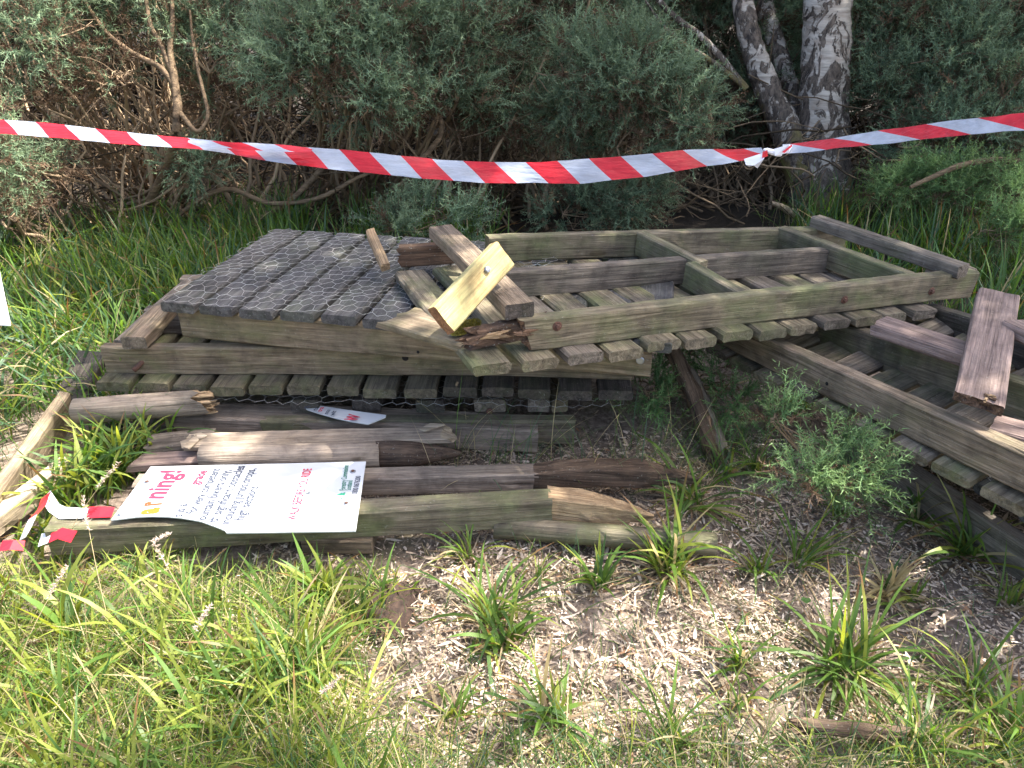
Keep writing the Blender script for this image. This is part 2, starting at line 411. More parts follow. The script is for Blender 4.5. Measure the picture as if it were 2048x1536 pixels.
# vectorised blades of grass
def blades(base, length, width, az, tilt, curve, c0, c1, K=4, tipc=None, twist=None):
    n = len(base); s = np.linspace(0, 1, K+1)
    phi = tilt[:, None]+curve[:, None]*s[None, :]
    dl = (length/K)[:, None]
    dr = np.concatenate([np.zeros((n, 1)), np.cumsum(np.sin(phi[:, :-1])*dl, 1)], 1)
    dz = np.concatenate([np.zeros((n, 1)), np.cumsum(np.cos(phi[:, :-1])*dl, 1)], 1)
    d = np.stack([np.cos(az), np.sin(az)], 1); side = np.stack([-np.sin(az), np.cos(az)], 1)
    wv = (width[:, None]*np.clip(np.where(s < .5, .75+.5*s, 1-(np.maximum(s-.5, 0)/.5)**1.7), .03, 1)[None, :])/2
    cen = np.zeros((n, K+1, 3)); cen[..., :2] = base[:, None, :2]+dr[..., None]*d[:, None]; cen[..., 2] = base[:, None, 2]+dz
    cen[..., 2] = np.maximum(cen[..., 2], base[:, None, 2]+.004)
    tw = np.zeros(n) if twist is None else twist
    off = np.zeros((n, K+1, 3)); off[..., :2] = side[:, None]*wv[..., None]*np.cos(tw)[:, None, None]; off[..., 2] = wv*np.sin(tw)[:, None]
    V = np.stack([cen-off, cen+off], 2)
    idx = np.arange(n*(K+1)*2).reshape(n, K+1, 2)
    F = np.stack([idx[:, :-1, 0], idx[:, :-1, 1], idx[:, 1:, 1], idx[:, 1:, 0]], -1).reshape(-1, 4)
    sc = s[None, :, None]; C = c0[:, None]*(1-sc)+c1[:, None]*sc
    if tipc is not None: C = np.where((s[None, :, None] > .78), tipc[:, None], C)
    C = np.repeat(C[:, :, None, :], 2, 2)
    return V.reshape(-1, 3), F, C.reshape(-1, 3)
class Acc:
    def __init__(s): s.v = []; s.f = []; s.c = []; s.n = 0
    def add(s, V, F, C):
        s.v.append(V); s.f.append(F+s.n); s.c.append(np.broadcast_to(C, V.shape)); s.n += len(V)
    def mesh(s, name, mat, smooth=False):
        return np_mesh(name, np.concatenate(s.v), np.concatenate(s.f), mat, np.concatenate(s.c), smooth)

# ------------------------------------------------------------------ the ground
def gz(x, y):
    x = np.asarray(x, float); y = np.asarray(y, float)
    return .012*np.sin(x*2.3+1)*np.cos(y*1.9)+.008*np.sin(x*6.1+y*4.3)+.005*np.sin(x*13-y*11+2)-.012
def ground():
    a = np.concatenate([-np.geomspace(120, 4.2, 14), np.linspace(-4, 4, 161), np.geomspace(4.2, 120, 14)])
    b = np.concatenate([-np.geomspace(120, .6, 16), np.linspace(.0, 6.5, 131), np.geomspace(6.8, 200, 16)])
    X, Y = np.meshgrid(a, b); Z = gz(X, Y)+np.where((np.abs(X) < 4) & (Y > .0) & (Y < 6), rng.normal(0, .003, X.shape), 0)
    V = np.stack([X, Y, Z], -1).reshape(-1, 3); ny, nx = X.shape
    i = np.arange(ny*nx).reshape(ny, nx)
    F = np.stack([i[:-1, :-1], i[:-1, 1:], i[1:, 1:], i[1:, :-1]], -1).reshape(-1, 4)
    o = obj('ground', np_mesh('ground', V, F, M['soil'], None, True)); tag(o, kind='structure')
ground()

# ------------------------------------------------------------------ broken boardwalk sections
def axes(x, y, z, o):
    return Matrix(((x.x, y.x, z.x, o.x), (x.y, y.y, z.y, o.y), (x.z, y.z, z.z, o.z), (0, 0, 0, 1)))
def tm(name, mw, L, y0, y1, z0, z1, mat, parent, **kw):
    if 'endmat' in kw and isinstance(kw['endmat'], str): kw['endmat'] = M[kw['endmat']]
    me = timber_mesh(L, y0, y1, z0, z1, M[mat], **kw); me.name = name
    return obj(name, me, mw, parent)
def slat_between(a, b, w, h, mat, parent, ex, **kw):
    """a board whose near left top corner is a, running to b, w wide towards ex, h deep"""
    x = (b-a).normalized(); z = ex.cross(x).normalized(); y = z.cross(x)
    return tm('slat', axes(x, y, z, a), (b-a).length, -w, 0, -h, 0, mat, parent, **kw)

def hexwire(name, O, ex, ey, nx, ny, parent, a=.0285, lift=None, r=.0006, edge_noise=.006, drop=.03):
    """chicken wire: hexagons, long way along ex"""
    pts = {}; segs = set()
    def key(p): return (round(p[0], 3), round(p[1], 3))
    dx, dy = a*1.75, a*1.5
    for j in range(ny):
        for i in range(nx):
            if random.random() < drop: continue
            cx = i*dx+(dx/2 if j % 2 else 0); cy = j*dy
            c = [(cx+dx/2*sx, cy+a*sy) for sx, sy in ((0, 1), (1, .5), (1, -.5), (0, -1), (-1, -.5), (-1, .5))]
            for k in range(6):
                p, q = key(c[k]), key(c[(k+1) % 6])
                segs.add((min(p, q), max(p, q)))
    ez = ex.cross(ey)
    def pos(p):
        if p not in pts:
            u = p[0]+random.gauss(0, edge_noise*.5); v = p[1]+random.gauss(0, edge_noise*.5)
            l = .003+abs(random.gauss(0, .0025))+(lift(u, v) if lift else 0)
            pts[p] = np.array(O+ex*u+ey*v+ez*l)
        return pts[p]
    A = np.array([pos(s[0]) for s in segs]); B = np.array([pos(s[1]) for s in segs])
    PT = np.stack([A, B], 1); V, F = tubes(PT, np.full((len(A), 2), r), 3)
    return obj(name, np_mesh(name, V, F, M['wire']), None, parent)

Z = Vector((0, 0, 1))
# --- A: upper left section, boards up, under chicken wire
A0 = P(321, 602, .50); axA = R(-10.5)
ex = Vector((math.cos(axA), math.sin(axA), -.004)).normalized(); ey = Vector((-ex.y+.02, ex.x, 0)).normalized()
deckA = empty('boardwalk_section', A0-Z*.5, 'upright boardwalk section with dark slats covered by chicken wire, top left of the pile', 'boardwalk', 'broken boardwalk sections')
for i in range(12):
    a = A0+ex*(i*.1445)+ey*random.uniform(-.012, .006); L = .845+random.uniform(-.012, .012)
    slat_between(a, a+ey*L, .123+random.uniform(-.004, .004), .034, 'slate', deckA, ex, warp=.0008, c=.006)
fr0 = A0+ex*.035+ey*.028-Z*.0355
railA = tm('rail', axes(ex, ey, Z, fr0), 1.62, 0, .047, -.108, 0, 'tan', deckA, warp=.002)
tm('rail', axes(ex, ey, Z, fr0+ey*.72), 1.62, 0, .047, -.108, 0, 'tan', deckA)
for u, vv in ((1.585, -.042), (1.535, -.035), (1.53, -.012)):
    disc('bolt', fr0+ex*u+Z*(vv)-ey*.0035, -ey, .011 if vv > -.04 else .013, .006, M['rust'] if vv != -.042 else M['steel'], railA)
disc('bolt_hole', fr0+ex*.86-Z*.085-ey*.001, -ey, .005, .0015, M['hole'], railA)
hexwire('wire_mesh', A0+ex*.03+ey*.01, ex, ey, 25, 19, deckA, lift=lambda u, v: .004+.016*max(0, math.sin(u*7+v*5)*math.sin(v*9-u*3))+(.10*max(0, u-.98)*(1.2 if v > .3 else .3)), drop=.02)
# --- B: section below it, upside down
bl = P(200, 692, .335); br = P(1285, 706, .345)
exB = (br-bl).normalized(); eyB = Vector((-exB.y, exB.x, 0)).normalized(); ezB = exB.cross(eyB)
deckB = empty('boardwalk_section', Vector((bl.x, bl.y, 0)), 'upside-down boardwalk section directly beneath the wire-covered one, slat ends showing along its front', 'boardwalk', 'broken boardwalk sections')
railB = tm('rail', axes(exB, eyB, ezB, bl), (br-bl).length-.03, 0, .048, -.105, 0, 'tan', deckB, warp=.002)
tm('rail', axes(exB, eyB, ezB, bl+eyB*.33), (br-bl).length-.03, 0, .048, -.105, 0, 'grey', deckB)
tm('rail', axes(exB, eyB, ezB, bl+eyB*.66), (br-bl).length-.03, 0, .048, -.105, 0, 'grey', deckB)
tm('cross_rail', axes(eyB, -exB, ezB, bl+exB*.02+eyB*.05-ezB*.002), .60, -.045, 0, -.10, 0, 'grey', deckB)
for i in range(14):
    a = bl+exB*(.0+i*.1335+random.uniform(-.004, .004))-eyB*(.078+random.uniform(-.008, .008))-ezB*.106
    slat_between(a, a+eyB*.84, .112+random.uniform(-.005, .005), .036, 'mossdark' if i < 9 else 'dark', deckB, exB, c=.006)
o = timber('rod', P(300, 707, .30), P(266, 740, .255), .018, .018, 'rust', railB, rnd=True, centred=True)
disc('bolt_hole', bl+exB*1.07-ezB*.030-eyB*.001, -eyB, .0115, .0015, M['hole'], railB)
hexwire('wire_mesh', bl-eyB*.06-ezB*.152, exB, eyB, 37, 4, deckB, lift=lambda u, v: -.01-.012*abs(math.sin(u*7)), drop=0)
# --- C: bottom frame on the ground
c0 = P(520, 842, .105); c1 = P(1150, 842, .105)
exC = (c1-c0).normalized(); eyC = Vector((-exC.y, exC.x, 0))
deckC = empty('boardwalk_section', Vector((c0.x, c0.y, 0)), 'lowest boardwalk frame, lying on the ground in the dark under the pile', 'boardwalk', 'broken boardwalk sections')
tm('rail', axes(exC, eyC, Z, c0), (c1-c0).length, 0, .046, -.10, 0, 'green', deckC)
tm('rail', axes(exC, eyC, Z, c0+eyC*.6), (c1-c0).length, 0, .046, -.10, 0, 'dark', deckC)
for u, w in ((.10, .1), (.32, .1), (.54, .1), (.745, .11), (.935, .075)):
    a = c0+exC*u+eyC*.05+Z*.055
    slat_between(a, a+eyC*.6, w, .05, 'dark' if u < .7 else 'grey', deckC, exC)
a = P(1105, 800, .165)
slat_between(a, P(1060, 775, .17)+eyC*.35, .055, .05, 'tan', deckC, exC)
disc('bolt', c0+exC*.80+Z*.012+eyC*.048, -eyC, .012, .006, M['rust'], deckC)
disc('bolt_hole', c1-exC*.09-Z*.035-eyC*.001, -eyC, .007, .0015, M['hole'], deckC)

# --- D: upper right section, upside down
dFL, dFR = P(1073, 636, .63), P(1958, 545, .50)
dBL, dBR = P(962, 478, .63), P(1690, 456, .515)
exD = (dFR-dFL).normalized(); eyD = ((dBL-dFL).normalized()-exD*exD.dot((dBL-dFL).normalized())).normalized(); ezD = exD.cross(eyD)
deckD = empty('boardwalk_section', Vector((dFL.x, dFL.y, .42)), 'mossy upside-down boardwalk section with open rail frame, lying across the top right of the pile', 'boardwalk', 'broken boardwalk sections')
railF = tm('rail', axes(exD, eyD, ezD, dFL-exD*.02), (dFR-dFL).length+.02, 0, .05, -.1, 0, 'green', deckD, warp=.002, sub=.05, ends=('broken', 'cut'), jag=.03, endmat='rot')
def railD(n, a, b, w, h, mat, **kw): return timber(n, a, b, w, h, mat, deckD, **kw)
railD('rail', P(978, 476, .628), P(1700, 455, .513), .048, .096, 'green', sub=.05)
tag(railD('rail', P(806, 497, .60), P(930, 489, .60), .048, .075, 'rot', ends=('broken', 'broken'), jag=.03), 'rotten dark end of the back rail')
railD('rail', P(1008, 545, .615), P(1676, 499, .515), .046, .095, 'grey', sub=.05)
railD('cross_rail', P(1276, 464, .598), P(1398, 524, .575), .045, .095, 'green')
railD('cross_rail', P(1370, 527, .577), P(1476, 588, .563), .045, .095, 'green')
railD('cross_rail', P(1556, 455, .545), P(1818, 548, .522), .047, .097, 'green')
st_ = railD('rail', P(962, 674, .592), P(1078, 648, .607), .05, .055, 'rot', ends=('broken', 'broken'), jag=.05, warp=.006, sub=.02); tag(st_, 'rotten broken end of the front rail')
for k in range(9):
    t = k/8; a = P(945+t*120+random.uniform(-8, 8), 678-t*30+random.uniform(-6, 14), .60)
    timber('splinter', a, a+exD*random.uniform(.04, .1)+Z*random.uniform(-.015, .02), .012, .01, random.choice(['rot', 'rot', 'split']), st_, ends=('broken', 'point'), jag=.012, c=.002, sub=.02)
bf = P(1073, 636, .63)-ezD*.101; bb = P(978, 476, .628)-ezD*.097
lf = (dFR-dFL).length
for i in range(13):
    s = -.20+i*.139
    a = bf+exD*(s+random.uniform(-.004, .004))-eyD*(.055+random.uniform(-.01, .01))
    t = s/lf
    b = a+eyD*(.80-.05*max(0, t))
    m = 'green' if i not in (2, 9, 11, 12) else 'grey'
    slat_between(a, b, .118+random.uniform(-.005, .004), .034, m, deckD, exD, c=.008, ends=('cut', 'cut'), warp=.0025)
for px, py, mt in ((1114, 652, 'rust'), (1688, 599, 'rust'), (1862, 582, 'rust')):
    t = (px-1073)/(1958-1073); base = dFL+exD*(lf*t*.98)-ezD*.035
    # follow the photograph's point along the rail face
    r = ray(px, py); n = -eyD; d = (dFL-eyD*.001-Vector((0, 0, CAMH))).dot(n)/r.dot(n); p = Vector((0, 0, CAMH))+r*d
    disc('washer', p+n*.001, n, .015, .003, M[mt], railF); disc('bolt', p+n*.004, n, .0085, .008, M[mt], railF, 6)
slat_between(P(1950, 540, .495)-Z*.0, P(1950, 540, .495)+eyD*.2, .02, .1, 'grey', deckD, exD)

# --- E: right hand section, upside down, running out of the picture
deckE = empty('boardwalk_section', P(1760, 860, .05), 'upside-down boardwalk section sloping out of the picture at the right, slats seen between its rails', 'boardwalk', 'broken boardwalk sections')
def ext(a, b, k): return a+(b-a)*k
eF0 = P(1440, 634, .365); eF1 = ext(eF0, P(2048, 908, .47), 1.5)
eM0 = P(1640, 634, .375); eM1 = ext(eM0, P(2048, 766, .485), 2.0)
eB0 = P(1846, 607, .39); eB1 = ext(eB0, P(2048, 668, .49), 2.2)
railE = timber('rail', eF0, eF1, .052, .102, 'brown', deckE, sub=.05, warp=.002)
timber('rail', eM0, eM1, .05, .118, 'green', deckE)
timber('rail', eB0, eB1, .05, .118, 'dark', deckE)
dE = (eF1-eF0).normalized(); aS = R(30)
sE = Vector((math.cos(aS), math.sin(aS), .10)).normalized()
for i in range(11):
    a = eF0+dE*(-.02+i*.142)-Z*.104-sE*(.04+random.uniform(-.008, .008))
    x = sE; z = Z; y = z.cross(x).normalized(); z = x.cross(y)
    tm('slat', axes(x, y, z, a), .85, -.112+random.uniform(-.004, .004), 0, -.03, 0, 'green' if i % 3 else 'grey', deckE, c=.007, warp=.0025)
for px, py, rr in ((1655, 767, .006), (1889, 875, .009)):
    r = ray(px, py); nn = Vector((dE.y, -dE.x, 0)).normalized()
    if nn.dot(r) > 0: nn = -nn
    d = (eF0-Vector((0, 0, CAMH))).dot(nn)/r.dot(nn)
    disc('bolt_hole', Vector((0, 0, CAMH))+r*d+nn*.0025, nn, rr, .001, M['hole'], railE)
# --- F: section under E, boards up, chicken wire on it
deckF = empty('boardwalk_section', P(1760, 930, 0), 'dark boardwalk section under the right-hand one, torn chicken wire on its slats', 'boardwalk', 'broken boardwalk sections')
f0 = P(1690, 856, .11); f1 = ext(f0, P(2048, 1089, .125), 1.5)
timber('rail', f0, f1, .05, .115, 'grey', deckF)
dF = (f1-f0).normalized()
for i in range(9):
    a = f0+dF*(.03+i*.141)+Z*.036+sE*.075; a.z = a.z
    x = Vector((sE.x, sE.y, .0)).normalized(); z = Z; y = z.cross(x).normalized()
    tm('slat', axes(x, y, z, a), .8, -.118, 0, -.034, 0, 'slate', deckF, c=.01)
yF = Vector((-dF.y, dF.x, 0)); yF = yF if yF.x > 0 else -yF
hexwire('wire_mesh', f0+dF*.34+Z*.04+yF*.10, Vector((dF.x, dF.y, 0)).normalized(), yF, 22, 9, deckF, lift=lambda u, v: .004+.02*abs(math.sin(u*13+v*9)), r=.001, drop=.05)

# ------------------------------------------------------------------ loose timbers
# sunlit offcut with a bolt, tipped on the pile
q0 = PD(869, 614, 2.04); sc_ = 2.04/FPX
right = Vector((1, 0, 0)); fwd = Vector((0, ct, -st)); up = Vector((0, st, ct))
e1 = (right*119+up*150+fwd*114)*sc_; e2 = (right*39-up*49+fwd*23.8)*sc_; e3 = (right*-17-up*3+fwd*21.7)*sc_
bx, by = e1.normalized(), None
by = (e2-bx*e2.dot(bx)).normalized(); bz = bx.cross(by)
if bz.dot(e3) < 0: zr = (-e3.length, 0)
else: zr = (0, e3.length)
blk = obj('timber_offcut', timber_mesh(e1.length*1.03, 0, e2.length, zr[0], zr[1], M['fresh'], endmat=M['endgrain'], c=.004, warp=.0008), axes(bx, by, bz, q0))
tag(blk, 'pale yellow offcut with a steel bolt head, tipped up on the pile in the sun', 'timber')
nf = -bz if zr[1] > 0 else bz
r = ray(973, 540); d = (q0-Vector((0, 0, CAMH))).dot(nf)/r.dot(nf)
disc('bolt', Vector((0, 0, CAMH))+r*d, nf, .0105, .009, M['steel'], blk, 6, .002)
o = timber('squared_timber', P(1012, 610, .676), P(857, 455, .676), .088, .046, 'brown', label='brown squared timber under the yellow offcut, running back across both rails', cat='timber', endmat='dark', ends=('cut', 'broken'), jag=.006)
def flat(name, pts, z, t, mat, label=None, cat=None, parent=None, tilt=None, edge=None):
    """a flat piece cut to an outline: photograph points on the plane of its top"""
    W = [P(x, y, z if tilt is None else tilt(x, y)) for x, y in pts]; c = sum(W, Vector())/len(W)
    n = (W[1]-W[0]).cross(W[2]-W[0]).normalized()
    L = [w-c for w in W]; k = len(L); v = L+[p-Z*t for p in L]
    f = [tuple(range(k)), tuple(range(2*k-1, k-1, -1))]+[(i, i+k, (i+1) % k+k, (i+1) % k) for i in range(k)]
    if n.z < 0: f = [g[::-1] for g in f]
    o = pyobj(name, v, f, [M[mat] if isinstance(mat, str) else mat], Matrix.Translation(c), parent)
    return tag(o, label, cat)
pl = timber('plank_piece', P(762, 642, .535), P(922, 688, .56), .155, .026, 'tan', ends=('broken', 'cut'), jag=.025, label='short flat plank end wedged below the yellow offcut, resting on the chicken wire', cat='plank', sub=.03)
# moss cushion on its end
mv, mf = [], []
ms = P(932, 655, .565)
def mossblob(c, L, w, h, ang, n=1500):
    a = rng.uniform(0, 2*np.pi, n); rr = np.sqrt(rng.uniform(0, 1, n))
    x = rr*np.cos(a)*L/2; y = rr*np.sin(a)*w/2; z = h*(1-rr**2)**.6
    x, y = x*math.cos(ang)-y*math.sin(ang), x*math.sin(ang)+y*math.cos(ang)
    base = np.stack([c.x+x, c.y+y, c.z+z*.9-.004], 1)
    k = n; L_ = rng.uniform(.006, .012, k); g = rng.uniform(0, 1, (k, 1))
    c0 = np.array((.13, .12, .02))*(1-g)+np.array((.30, .25, .05))*g
    return blades(base, L_, np.full(k, .0022), rng.uniform(0, 6.28, k), rng.uniform(0, .9, k), rng.uniform(0, .8, k), c0*.7, c0, 2)
mo = empty('moss_cushion', ms, 'yellow moss growing on the plank edge right below the offcut', 'moss')
hv = []; hf = []
for j in range(5):
    for i in range(16):
        rr = 1-j/5; hv.append((math.cos(i/16*6.283)*rr*.062, math.sin(i/16*6.283)*rr*.026, .018*(1-rr**2)+random.uniform(-.001, .001)))
for j in range(4):
    for i in range(16): hf.append((j*16+i, j*16+(i+1) % 16, (j+1)*16+(i+1) % 16, (j+1)*16+i))
hf.append(tuple(64+i for i in range(16)))
pyobj('cushion', hv, hf, M['moss'], Matrix.Translation(ms-Z*.004) @ Matrix.Rotation(R(52), 4, 'Z'), mo, True)
V, F, C = mossblob(ms-Z*.002, .125, .055, .018, R(52)); obj('moss_tips', np_mesh('moss_tips', V, F, M['grass'], C), None, mo)
# splintered stub standing up on the wire
a = PD(770, 536, 2.74); b = PD(741, 470, 2.86)
sp = timber('splintered_stub', a, b, .034, .03, 'split', centred=True, ends=('cut', 'broken'), jag=.03, sub=.02, label='small pale splintered stub sticking up from the chicken wire', cat='timber')
timber('splinter', PD(746, 486, 2.835), PD(736, 462, 2.875), .010, .008, 'white_split', sp, ends=('cut', 'point'), c=.002, sub=.01, centred=True)
timber('splinter', PD(757, 490, 2.825), PD(752, 474, 2.85), .012, .006, 'split', sp, ends=('cut', 'point'), c=.002, sub=.01, centred=True)
timber('squared_timber', P(1622, 433, .567), P(1922, 531, .553), .062, .05, 'grey', label='long grey bar laid across the right end of the open rail frame', cat='timber', sub=.05)
timber('timber_block', P(289, 676, .385), P(348, 612, .385), .085, .043, 'brown', roll=0, label='short brown block wedged between the two left-hand boardwalk sections', cat='timber', endmat='grey')
# left side
timber('plank', P(140, 786, .165), ext(P(140, 786, .165), P(0, 986, .135), 1.35), .04, .15, 'tan', roll=R(-14), label='tan plank on edge at the far left, its lower half sunlit', cat='plank', sub=.05, ends=('cut', 'cut'))
timber('plank', P(122, 934, .10), ext(P(122, 934, .10), P(0, 1032, .09), 1.4), .045, .075, 'white_split', roll=R(-10), ends=('broken', 'cut'), jag=.04, label='pale splintered plank at the left edge, above the tape scrap', cat='plank')
timber('plank', P(165, 800, .10), P(212, 706, .21), .12, .035, 'dark', label='dark board sloping under the left end of the stack', cat='plank')
rp = timber('round_post', P(152, 823, .162), P(395, 805, .172), .09, .09, 'pale', centred=True, rnd=True, ends=('cut', 'broken'), jag=.035, endmat='split', label='short round grey post with a splintered orange end, at the left', cat='post')
pb = P(400, 803, .175)
for k in range(26):
    an = random.uniform(0, 6.28); rr = random.uniform(.2, .95)*.04
    xd = (P(395, 805, .17)-P(152, 823, .16)).normalized(); yd = Vector((-xd.y, xd.x, 0)); 
    a = P(385, 805, .17)+yd*math.cos(an)*rr+Z*math.sin(an)*rr
    timber('splinter', a, a+xd*random.uniform(.015, .075), .014, .008, 'split', rp, ends=('cut', 'broken'), jag=.012, c=.002, sub=.02, centred=True)
a = P(398, 822, .14); timber('splinter', a, P(432, 824, .14), .03, .012, 'split', rp, ends=('cut', 'point'), c=.003, sub=.01, tip=.05)
timber('stake', P(262, 893, .075), P(196, 838, .09), .05, .05, 'dark', label='small dark stake end poking from the grass below the round post', cat='stake')
timber('beam', P(349, 834, .105), P(1076, 864, .092), .118, .09, 'pale', ends=('broken', 'cut'), jag=.035, label='thick grey beam on the ground behind the posts, sign fragment on top', cat='timber', sub=.05, endmat='split')
for px, py in ((368, 852), (1008, 886)):
    pass
timber('plank', P(378, 893, .135), P(892, 875, .13), .082, .022, 'pale', ends=('broken', 'broken'), jag=.03, endmat='white_split', label='thin dark plank with pale torn ends, second behind the sign', cat='plank', sub=.04)
for (a, b, c, d_) in (((366, 893), (392, 868), (398, 880), (378, 898)), ((838, 858), (860, 846), (890, 849), (850, 862)), ((385, 868), (402, 865), (414, 871), (398, 878))):
    flat('torn_sliver', [a, b, c, d_], .142, .003, 'white_split', 'curled white sliver of torn wood on the thin dark plank, '+('left end' if a[0] == 366 else 'right end' if a[0] == 838 else 'behind the left tear'), 'wood sliver')
timber('plank', P(300, 898, .115), P(425, 884, .115), .09, .03, 'grey', label='grey plank end showing left of the thin dark plank', cat='plank', ends=('broken', 'cut'), jag=.02)
timber('plank', P(268, 930, .10), P(420, 922, .10), .075, .03, 'pink', label='weathered plank end poking out left of the pointed stake', cat='plank', ends=('broken', 'cut'), jag=.03, endmat='white_split')
stk = timber('pointed_stake', P(404, 917, .105), P(760, 907, .10), .09, .085, 'pale', centred=True, rnd=True, label='round brown stake with a dark pointed bark end, behind the sign', cat='stake')
timber('point', P(752, 907, .10), P(924, 903, .075), .092, .088, 'bark', stk, centred=True, rnd=True, ends=('cut', 'point'), tip=.17, warp=.004)
p14 = timber('pointed_post', P(262, 972, .115), P(1078, 949, .105), .066, .066, 'pale', label='grey squared post with a dark charred point, under the far edge of the sign', cat='post', sub=.05)
timber('point', P(1070, 948, .108), P(1412, 958, .055), .068, .07, 'bark', p14, ends=('cut', 'point'), tip=.2, warp=.004, bow=.03)
p15 = timber('squared_post', P(85, 1062, .135), P(1105, 1003, .138), .07, .092, 'green', label='long greenish squared post in front, carrying the near edge of the sign', cat='post', sub=.05, ends=('cut', 'cut'))
timber('point', P(1098, 1003, .139), P(1318, 1030, .085), .07, .088, 'split', p15, ends=('cut', 'point'), tip=.24, warp=.003, sub=.03)
timber('round_post', P(990, 1052, .045), P(1430, 1090, .035), .066, .066, 'green', centred=True, rnd=True, label='thin round post half hidden by tufts, lowest in front', cat='post')
timber('timber_block', P(600, 1080, .05), P(742, 1082, .05), .12, .05, 'brown', label='brown block under the front post, below the sign', cat='timber')
# right side
timber('plank', P(1744, 648, .50), ext(P(1744, 648, .50), P(1927, 708, .52), 1.25), .105, .04, 'pink', ends=('broken', 'cut'), jag=.02, label='pinkish plank lying along the right-hand section, split left end', cat='plank', endmat='split')
a = P(1911, 783, .535); b = P(1960, 576, .615)
x = (b-a).normalized(); w_ = (P(1997, 792, .535)-a); y = (w_-x*w_.dot(x)).normalized(); z = x.cross(y)
up_pl = obj('plank', timber_mesh((b-a).length, 0, .115, -.034 if z.z > 0 else 0, 0 if z.z > 0 else .034, M['pink'], ends=('broken', 'cut'), jag=.012, endmat=M['rot']), axes(x, y, z, a))
tag(up_pl, 'broad pinkish plank propped across the right-hand rails, crumbling lower end', 'plank')
cr = P(1975, 795, .52)
for k in range(14):
    a2 = P(1955+random.uniform(0, 34), 782+random.uniform(0, 14), .532)
    timber('splinter', a2, a2+Vector((random.uniform(-.02, .02), -random.uniform(.01, .03), random.uniform(-.02, .012))), .008, .007, random.choice(['split', 'rot']), up_pl, ends=('cut', 'broken'), jag=.008, c=.002, sub=.02)
timber('plank', P(2012, 642, .60), P(2140, 700, .60), .10, .04, 'pink', ends=('broken', 'cut'), jag=.02, endmat='rot', label='broken board end entering at the right edge over the propped plank', cat='plank')
timber('plank', P(1978, 858, .46), P(2150, 905, .47), .10, .03, 'pink', ends=('cut', 'cut'), label='pale board lying inside the right-hand section at the picture edge', cat='plank')
timber('bark_log', P(1332, 690, .27), P(1422, 915, .015), .06, .06, 'bark', centred=True, rnd=True, ends=('broken', 'broken'), jag=.05, warp=.008, sub=.04, label='dark rotten branch leaning to the ground under the mossy section, left of two', cat='log')
timber('bark_log', P(1378, 745, .19), P(1443, 898, .03), .05, .05, 'grey', centred=True, rnd=True, ends=('broken', 'broken'), jag=.05, warp=.006, sub=.04, label='grey brown branch beside the dark rotten one, right of two', cat='log')
timber('ground_stick', P(1600, 1462, .03), P(1790, 1478, .03), .035, .03, 'bark', centred=True, rnd=True, ends=('broken', 'broken'), jag=.03, warp=.004, label='dark stick lying on the litter at the lower right', cat='stick')

# ------------------------------------------------------------------ warning sign and its fragment
SZ = .152
def zs(x, y): return (200+x*.27344, 860+y*.27344)          # from an enlarged crop back to photograph points
outl = [zs(370, 268), zs(1945, 230), zs(1870, 738), zs(925, 752), zs(915, 735), zs(860, 712), zs(800, 690), zs(740, 668), zs(670, 655), zs(600, 643), zs(500, 634), zs(380, 630), zs(260, 636), zs(80, 658)]
W = [P(x, y, SZ) for x, y in outl]
sc0 = Vector((sum(p.x for p in W)/len(W), sum(p.y for p in W)/len(W), SZ))
def slab(name, W, c, t, mat, parent=None):
    k = len(W); L = [w-c for w in W]
    area = sum(L[i].x*L[(i+1) % k].y-L[(i+1) % k].x*L[i].y for i in range(k))
    if area < 0: L = L[::-1]
    v = L+[p-Z*t for p in L]
    f = [tuple(range(k)), tuple(range(2*k-1, k-1, -1))]+[((i+1) % k, i, i+k, (i+1) % k+k) for i in range(k)]
    me = bpy.data.meshes.new(name); me.from_pydata([tuple(p) for p in v], [], f)
    me.materials.append(mat[0]); me.materials.append(mat[1])
    for p in me.polygons: p.material_index = 0 if len(p.vertices) > 4 or p.index < 1 else 1
    me.update(); return obj(name, me, Matrix.Translation(c), parent)
sign = slab('warning_sign', W, sc0, .004, (M['sign_white'], M['sign_edge']))
tag(sign, 'white broken warning sign with red heading, lying on the front posts', 'sign')
dg = bpy.context.evaluated_depsgraph_get
def text_mesh(body, mat, bold=0.0):
    cu = bpy.data.curves.new('txt', 'FONT'); cu.body = body; cu.size = 1.0; cu.offset = bold; cu.fill_mode = 'FRONT'; cu.resolution_u = 3
    o = bpy.data.objects.new('txt', cu); col.objects.link(o); bpy.context.view_layer.update()
    me = bpy.data.meshes.new_from_object(o.evaluated_get(dg())); bpy.data.objects.remove(o)
    me.materials.clear(); me.materials.append(mat); return me
def put_text(body, mat, s, e, height, parent, z, bold=.01):
    bold += .016; height *= 1.1 if height < .05 else 1
    """lettering running from photograph point s to e along its baseline"""
    a, b = P(*s, z), P(*e, z); me = text_mesh(body, mat, bold)
    xs = [v.co.x for v in me.vertices]; x0, x1 = min(xs), max(xs); k = (b-a).length/(x1-x0)
    for v in me.vertices: v.co = Vector(((v.co.x-x0)*k, v.co.y*height, 0))
    x = (b-a).normalized(); y = Vector((-x.y, x.x, 0))
    me.name = 'lettering'
    return obj('lettering', me, axes(x, y, Z, a+Z*.0008), parent)
D_, RD = M['ink'], M['ink_red']
T = SZ
put_text('a', M['ink_orange'], zs(415, 612), zs(432, 566), .088, sign, T, .035)
put_text('r', M['ink_orange_red'], zs(440, 548), zs(452, 516), .088, sign, T, .035)
put_text('ning!', RD, zs(458, 504), zs(598, 296), .088, sign, T, .018)
put_text('s is a', M['ink'], zs(600, 634), zs(640, 540), .036, sign, T)
put_text('severe', M['ink_pink'], zs(650, 524), zs(712, 418), .036, sign, T, .015)
